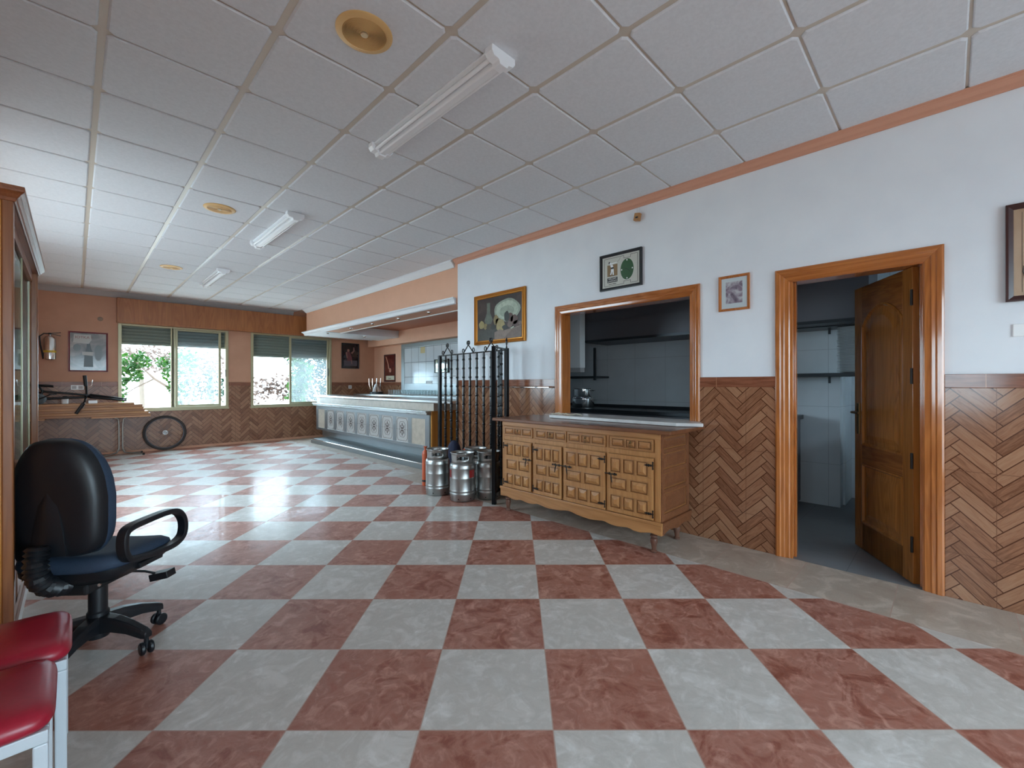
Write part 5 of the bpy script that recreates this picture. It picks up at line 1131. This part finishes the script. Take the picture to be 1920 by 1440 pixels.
MB().loft([superring(0, .785, .187, .254, 3.4, bx + .014, lean=ln), superring(0, .785, .193, .260, 3.4, bx + .030, lean=ln), superring(0, .785, .184, .25, 3.0, bx + .065, lean=ln), superring(0, .785, .13, .18, 2.6, bx + .082, lean=ln)], mi=0).build('back_cushion', M['blue_fabric'], ch, local=True, angle=60)
mb = MB(); mb.loft([[(bx - .046 + o * .006 - .012 * (1 - abs(yy)), yy * w_, z_) for yy in (-1, -.6, -.2, .2, .6, 1)] + [(bx - .020, w_, z_), (bx - .020, -w_, z_)] for z_, w_, o in ((.545, .075, 0), (.65, .06, 0), (.76, .04, 0), (.86, .015, 1))]); mb.build('back_spine', M['black_plastic'], ch, local=True)
def seatring(i, z, ex=4.0, lift=0.0):
    out = []
    for k in range(44):
        q = 2 * math.pi * k / 44; c_, s_ = math.cos(q), math.sin(q)
        x = (.225 - i) * math.copysign(abs(c_) ** (2 / ex), c_); y = (.235 - i) * math.copysign(abs(s_) ** (2 / ex), s_)
        out.append((.02 + x, y * (1 - .06 * (x / .225)), z - (0.03 * max(0, x / .225) ** 2.5) + 0.012 * (y / .235) ** 2 + lift * max(0, -x / .225) ** 3))
    return out
MB().loft([seatring(.08, .372), seatring(.04, .385), seatring(.008, .420), seatring(.006, .447)], mi=0).build('seat_shell', M['black_plastic'], ch, local=True, angle=60)
MB().loft([seatring(.008, .446), seatring(0.0, .462), seatring(.006, .482, lift=.01), seatring(.03, .498, 3.6, .02), seatring(.09, .502, 3.2, .02), seatring(.15, .498, 2.8, .01)], mi=0).build('seat_cushion', M['blue_fabric'], ch, local=True, angle=60)
# loop armrests
for s_ in (-1, 1):
    y = s_ * (.245 if s_ < 0 else .195)
    base = [(-.115, .475), (.12, .448), (.205, .470), (.222, .52), (.212, .575), (.17, .622), (.10, .636), (-.02, .634), (-.125, .630), (-.155, .610), (-.160, .55), (-.145, .50)]
    def smooth(p, it=3):
        for _ in range(it):
            p = [q for a, b in zip(p, p[1:] + p[:1]) for q in ((a[0] * .75 + b[0] * .25, a[1] * .75 + b[1] * .25), (a[0] * .25 + b[0] * .75, a[1] * .25 + b[1] * .75))]
        return p
    MB().flat_tube([(a, y, b) for a, b in smooth(base)], .046, .026, closed=True).build('armrest', M['black_plastic'], ch, local=True, angle=50)
    MB().box(-.06, .08, y - s_ * .10, y - s_ * .0, .415, .440).build('arm_bracket', M['black_plastic'], ch, local=True, bevel=.004)
# bellows and mechanism
mb = MB(); pts = [(-.275, 0, .60), (-.285, 0, .54), (-.28, 0, .48), (-.255, 0, .43), (-.20, 0, .395), (-.13, 0, .385)]
path = []; rr = []
for a, b in zip(pts, pts[1:]):
    for k in range(6):
        path.append(Vector(a).lerp(Vector(b), k / 6)); rr.append(.042 if k % 2 else .032)
mb.tube(path, rr, 14); mb.build('bellows', M['black_plastic'], ch, local=True, angle=20)
mb = MB(); mb.box(-.16, .10, -.09, .09, .335, .385); mb.build('mechanism', M['black_matte'], ch, local=True, bevel=.012)
for xx, yy in ((-.10, -.092), (0.04, -.092)): MB().lathe([(.011, 0), (.010, .004), (.001, .006)], (xx, yy, .362), 12, (0, -1, 0)).build('bolt', M['chrome'], ch, local=True)
mb = MB(); mb.tube([(.05, -.08, .360), (.09, -.15, .340), (.10, -.19, .325)], .006, 8); mb.obox((.115, -.215, .312), (.06, .09, .034), Matrix.Rotation(R(-12), 3, 'X')); mb.build('height_lever', M['black_plastic'], ch, local=True, bevel=.010)
MB().cyl((0, 0, .19), (0, 0, .345), .036, seg=24).build('column', M['black_plastic'], ch, local=True); MB().lathe([(.042, .07), (.046, .10), (.042, .19), (.034, .20)], (0, 0, 0), 24).build('hub', M['black_plastic'], ch, local=True)
for k in range(5):
    a = R(-47) + R(-51) + k * R(72) ; ca_, sa_ = math.cos(a), math.sin(a)
    mb = MB(); rings = []
    for r_, z, wd, h in ((.03, .135, .034, .080), (.10, .137, .030, .062), (.17, .125, .026, .050), (.245, .100, .023, .040), (.268, .092, .018, .030)):
        rings.append([(r_ * ca_ - o * wd * sa_, r_ * sa_ + o * wd * ca_, z + v * h / 2) for o, v in ((-1, -1), (1, -1), (1, .3), (.7, 1), (-.7, 1), (-1, .3))])
    mb.loft(rings, smooth=False); mb.build('base_arm', M['black_plastic'], ch, local=True, bevel=.004)
    cx_, cy_ = .255 * ca_, .255 * sa_; w_ = a + R(60 + 40 * k)
    ax = Vector((math.cos(w_), math.sin(w_), 0)); mb = MB()
    for s_ in (-1, 1): mb.lathe([(.001, 0), (.024, .001), (.029, .006), (.029, .016), (.024, .021), (.001, .022)], Vector((cx_, cy_, .029)) + ax * (s_ * .016 - .011), 20, ax)
    c_ = mb.build('caster', M['black_plastic'], ch, local=True); MB().cyl((cx_, cy_, .025), (cx_, cy_, .085), .010, seg=10).build('stem', M['black_plastic'], c_, local=True)

# ------------------------------------------------------------------ tables, boards, bicycle and wheel by the end wall
def bar_table(x0, x1, y0, y1, label):
    cx, cy = (x0 + x1) / 2, (y0 + y1) / 2
    t = thing('bar_table', (cx, cy, 0), label, 'table', 'bar tables by the end wall'); sp = min(.30, (x1 - x0) / 2 - .0)
    MB().box(x0, x1, y0, y1, .700, .727).build('tabletop', M['table_wood'], t, bevel=.006)
    for s_ in (-1, 1):
        MB().tube([(cx + s_ * .10, cy, .698), (cx + s_ * .035, cy, .66), (cx + s_ * .025, cy, .55), (cx + s_ * .025, cy, .12), (cx + s_ * .05, cy, .055), (cx + s_ * .12, cy, .03), (cx + s_ * sp, cy + .17, .018)], .0125, 10).build('leg_tube', M['tube_metal'], t)
        MB().tube([(cx + s_ * .03, cy, .12), (cx + s_ * .06, cy - .02, .055), (cx + s_ * sp, cy - .19, .018)], .0125, 10).build('leg_tube', M['tube_metal'], t)
        for yy in (.17, -.19): MB().cyl((cx + s_ * sp, cy + yy, 0), (cx + s_ * sp, cy + yy, .032), .017, seg=12).build('foot_cap', M['black_matte'], t)
    return t
bar_table(.20, .985, 10.40, 10.93, 'bar table with chrome pedestal under the right end of the boards'); bar_table(-.69, -.335, 10.42, 10.93, 'bar table carrying the left end of the boards, mostly behind the cabinet')
z = .7275; rnd2 = random.Random(4); ordn = ['bottom board resting on the two tables', 'second pine board from the bottom of the stack', 'third pine board from the bottom of the stack', 'third pine board from the top of the stack', 'second pine board from the top of the stack', 'top pine board of the stack, below the bicycle']
for k, (xe, th) in enumerate(((.985, .040), (.955, .038), (.900, .040), (.885, .040), (.870, .040), (.76, .034))):
    tag(MB().box(-.69, xe, 10.375 + rnd2.uniform(0, .03), 10.70, z, z + th).build('pine_board', M['board_wood' if k % 2 else 'board_wood2'], bevel=.004), ('pale ' if k % 2 else 'knotty ') + ordn[k], 'board', 'pine boards stacked on the tables'); z += th + .0005
zb = z
bk = thing('bicycle', (0.1, 10.5, zb), 'black bicycle without wheels lying on the stacked boards', 'bicycle'); Y = 10.50
mb = MB(); hd = (0.17, Y, 1.085); bb = (-0.38, Y, 1.045)
for a, b, r in (((-0.36, Y, 1.175), (0.14, Y, 1.105), .017), ((-0.40, Y, 1.055), (0.14, Y, 1.07), .020), ((-0.36, Y, 1.20), (-0.40, Y, 1.03), .016), ((-0.36, Y, 1.17), (-0.62, Y, 1.06), .009), ((-0.40, Y, 1.04), (-0.62, Y, 1.06), .011)): mb.cyl(a, b, r, seg=12)
mb.cyl((0.155, Y - .05, 1.10), (0.155, Y + .06, 1.08), .021, seg=12); mb.build('frame', M['iron'], bk)
mb = MB()
for s_ in (-1, 1): mb.tube([(0.16, Y + s_ * .01, 1.085), (0.20, Y + s_ * .045, 1.085 + s_ * .018), (0.66, Y + s_ * .045, 1.010 + s_ * .014)], [.022, .024, .014], 10)
mb.build('fork', M['iron'], bk)
mb = MB(); mb.tube([(0.13, Y - .09, 1.42), (0.145, Y - .10, 1.22), (0.15, Y - .06, 1.10), (0.12, Y - .14, .99), (0.09, Y - .16, .93)], .014, 10); mb.tube([(0.15, Y, 1.10), (0.15, Y - .08, 1.11)], .016, 10); mb.build('handlebar', M['iron'], bk)
MB().tube([(0.125, Y - .09, 1.44), (0.138, Y - .095, 1.26)], .025, 10).build('grip', M['black_matte'], bk); MB().tube([(0.11, Y - .15, .97), (0.02, Y - .19, .80)], .024, 10).build('grip', M['black_matte'], bk)
MB().tube([(0.165, Y - .11, 1.24), (0.21, Y - .13, 1.27), (0.22, Y - .13, 1.36)], .006, 8).build('brake_lever', M['chrome'], bk); MB().tube([(0.12, Y - .14, 1.0), (0.13, Y - .16, .95), (0.10, Y - .17, .88)], .006, 8).build('brake_lever', M['chrome'], bk)
mb = MB(); mb.lathe([(.085, 0), (.085, .004), (.06, .005), (.06, .001)], (-0.40, Y - .05, 1.05), 28, (0, -1, 0)); mb.tube([(-0.40, Y - .06, 1.05), (-0.26, Y - .07, 1.13)], .009, 8); mb.build('crank', M['iron'], bk); MB().box(-.29, -.20, Y - .13, Y - .075, 1.12, 1.14).build('pedal', M['black_matte'], bk, bevel=.004)
mb = MB(); mb.loft([[(x, Y + yy * w_, zz_) for yy, zz_ in ((-1, zc), (-.5, zc + .022), (.5, zc + .022), (1, zc), (0, zc - .02))] for x, w_, zc in ((-.52, .075, 1.28), (-.42, .07, 1.27), (-.32, .03, 1.265), (-.24, .018, 1.255))]); mb.cyl((-.40, Y, 1.26), (-.37, Y, 1.18), .013); mb.build('saddle', M['black_matte'], bk)
t = thing('white_carton', (0.22, 10.41, zb), 'small white carton beside the handlebar on the boards', 'box'); MB().box(0.17, 0.28, 10.385, 10.43, zb + .0005, zb + .05).build('body', M['white_plastic'], t, bevel=.003)
t = thing('plastic_tub', (-0.11, 10.55, zb), 'small white plastic tub on the boards behind the bicycle frame', 'tub'); MB().lathe([(.04, 0), (.045, .10), (.048, .105), (.048, .115), (.001, .118)], (-0.11, 10.58, zb), 20).build('body', M['white_plastic'], t); MB().lathe([(.03, .118), (.028, .13), (.001, .132)], (-0.11, 10.58, zb), 16).build('lid', M['iron'], t)
wh = thing('bicycle_wheel', (1.245, 10.85, 0), 'bicycle wheel leaning on the tiled wall below the left window', 'wheel'); RWH = .338
LM = Matrix.Rotation(R(-12), 3, 'X')
def wp(a, r, d=0.0): return Vector((1.245, 10.865, .345)) + LM @ Vector((r * math.cos(a), d, r * math.sin(a)))
MB().tube([wp(2 * math.pi * k / 48, RWH - .022) for k in range(48)], .022, 10, closed=True).build('tyre', M['tyre'], wh); MB().tube([wp(2 * math.pi * k / 48, RWH - .047) for k in range(48)], .008, 8, closed=True).build('rim', M['dark_steel'], wh)
mb = MB()
for k in range(28): mb.tube([wp(2 * math.pi * k / 28, .028, (-.02, .02)[k % 2]), wp(2 * math.pi * (k + (.8, -.8)[(k // 2) % 2]) / 28, RWH - .05)], .0009, 4)
mb.build('spokes', M['dark_steel'], wh)
mb = MB(); c0, c1 = wp(0, 0, -.035), wp(0, 0, .035); mb.cyl(c0, c1, .020, seg=16); mb.lathe([(.045, 0), (.045, .004), (.03, .005), (.03, 0)], wp(0, 0, -.03), 20, (c0 - c1)); mb.build('hub', M['chrome'], wh)
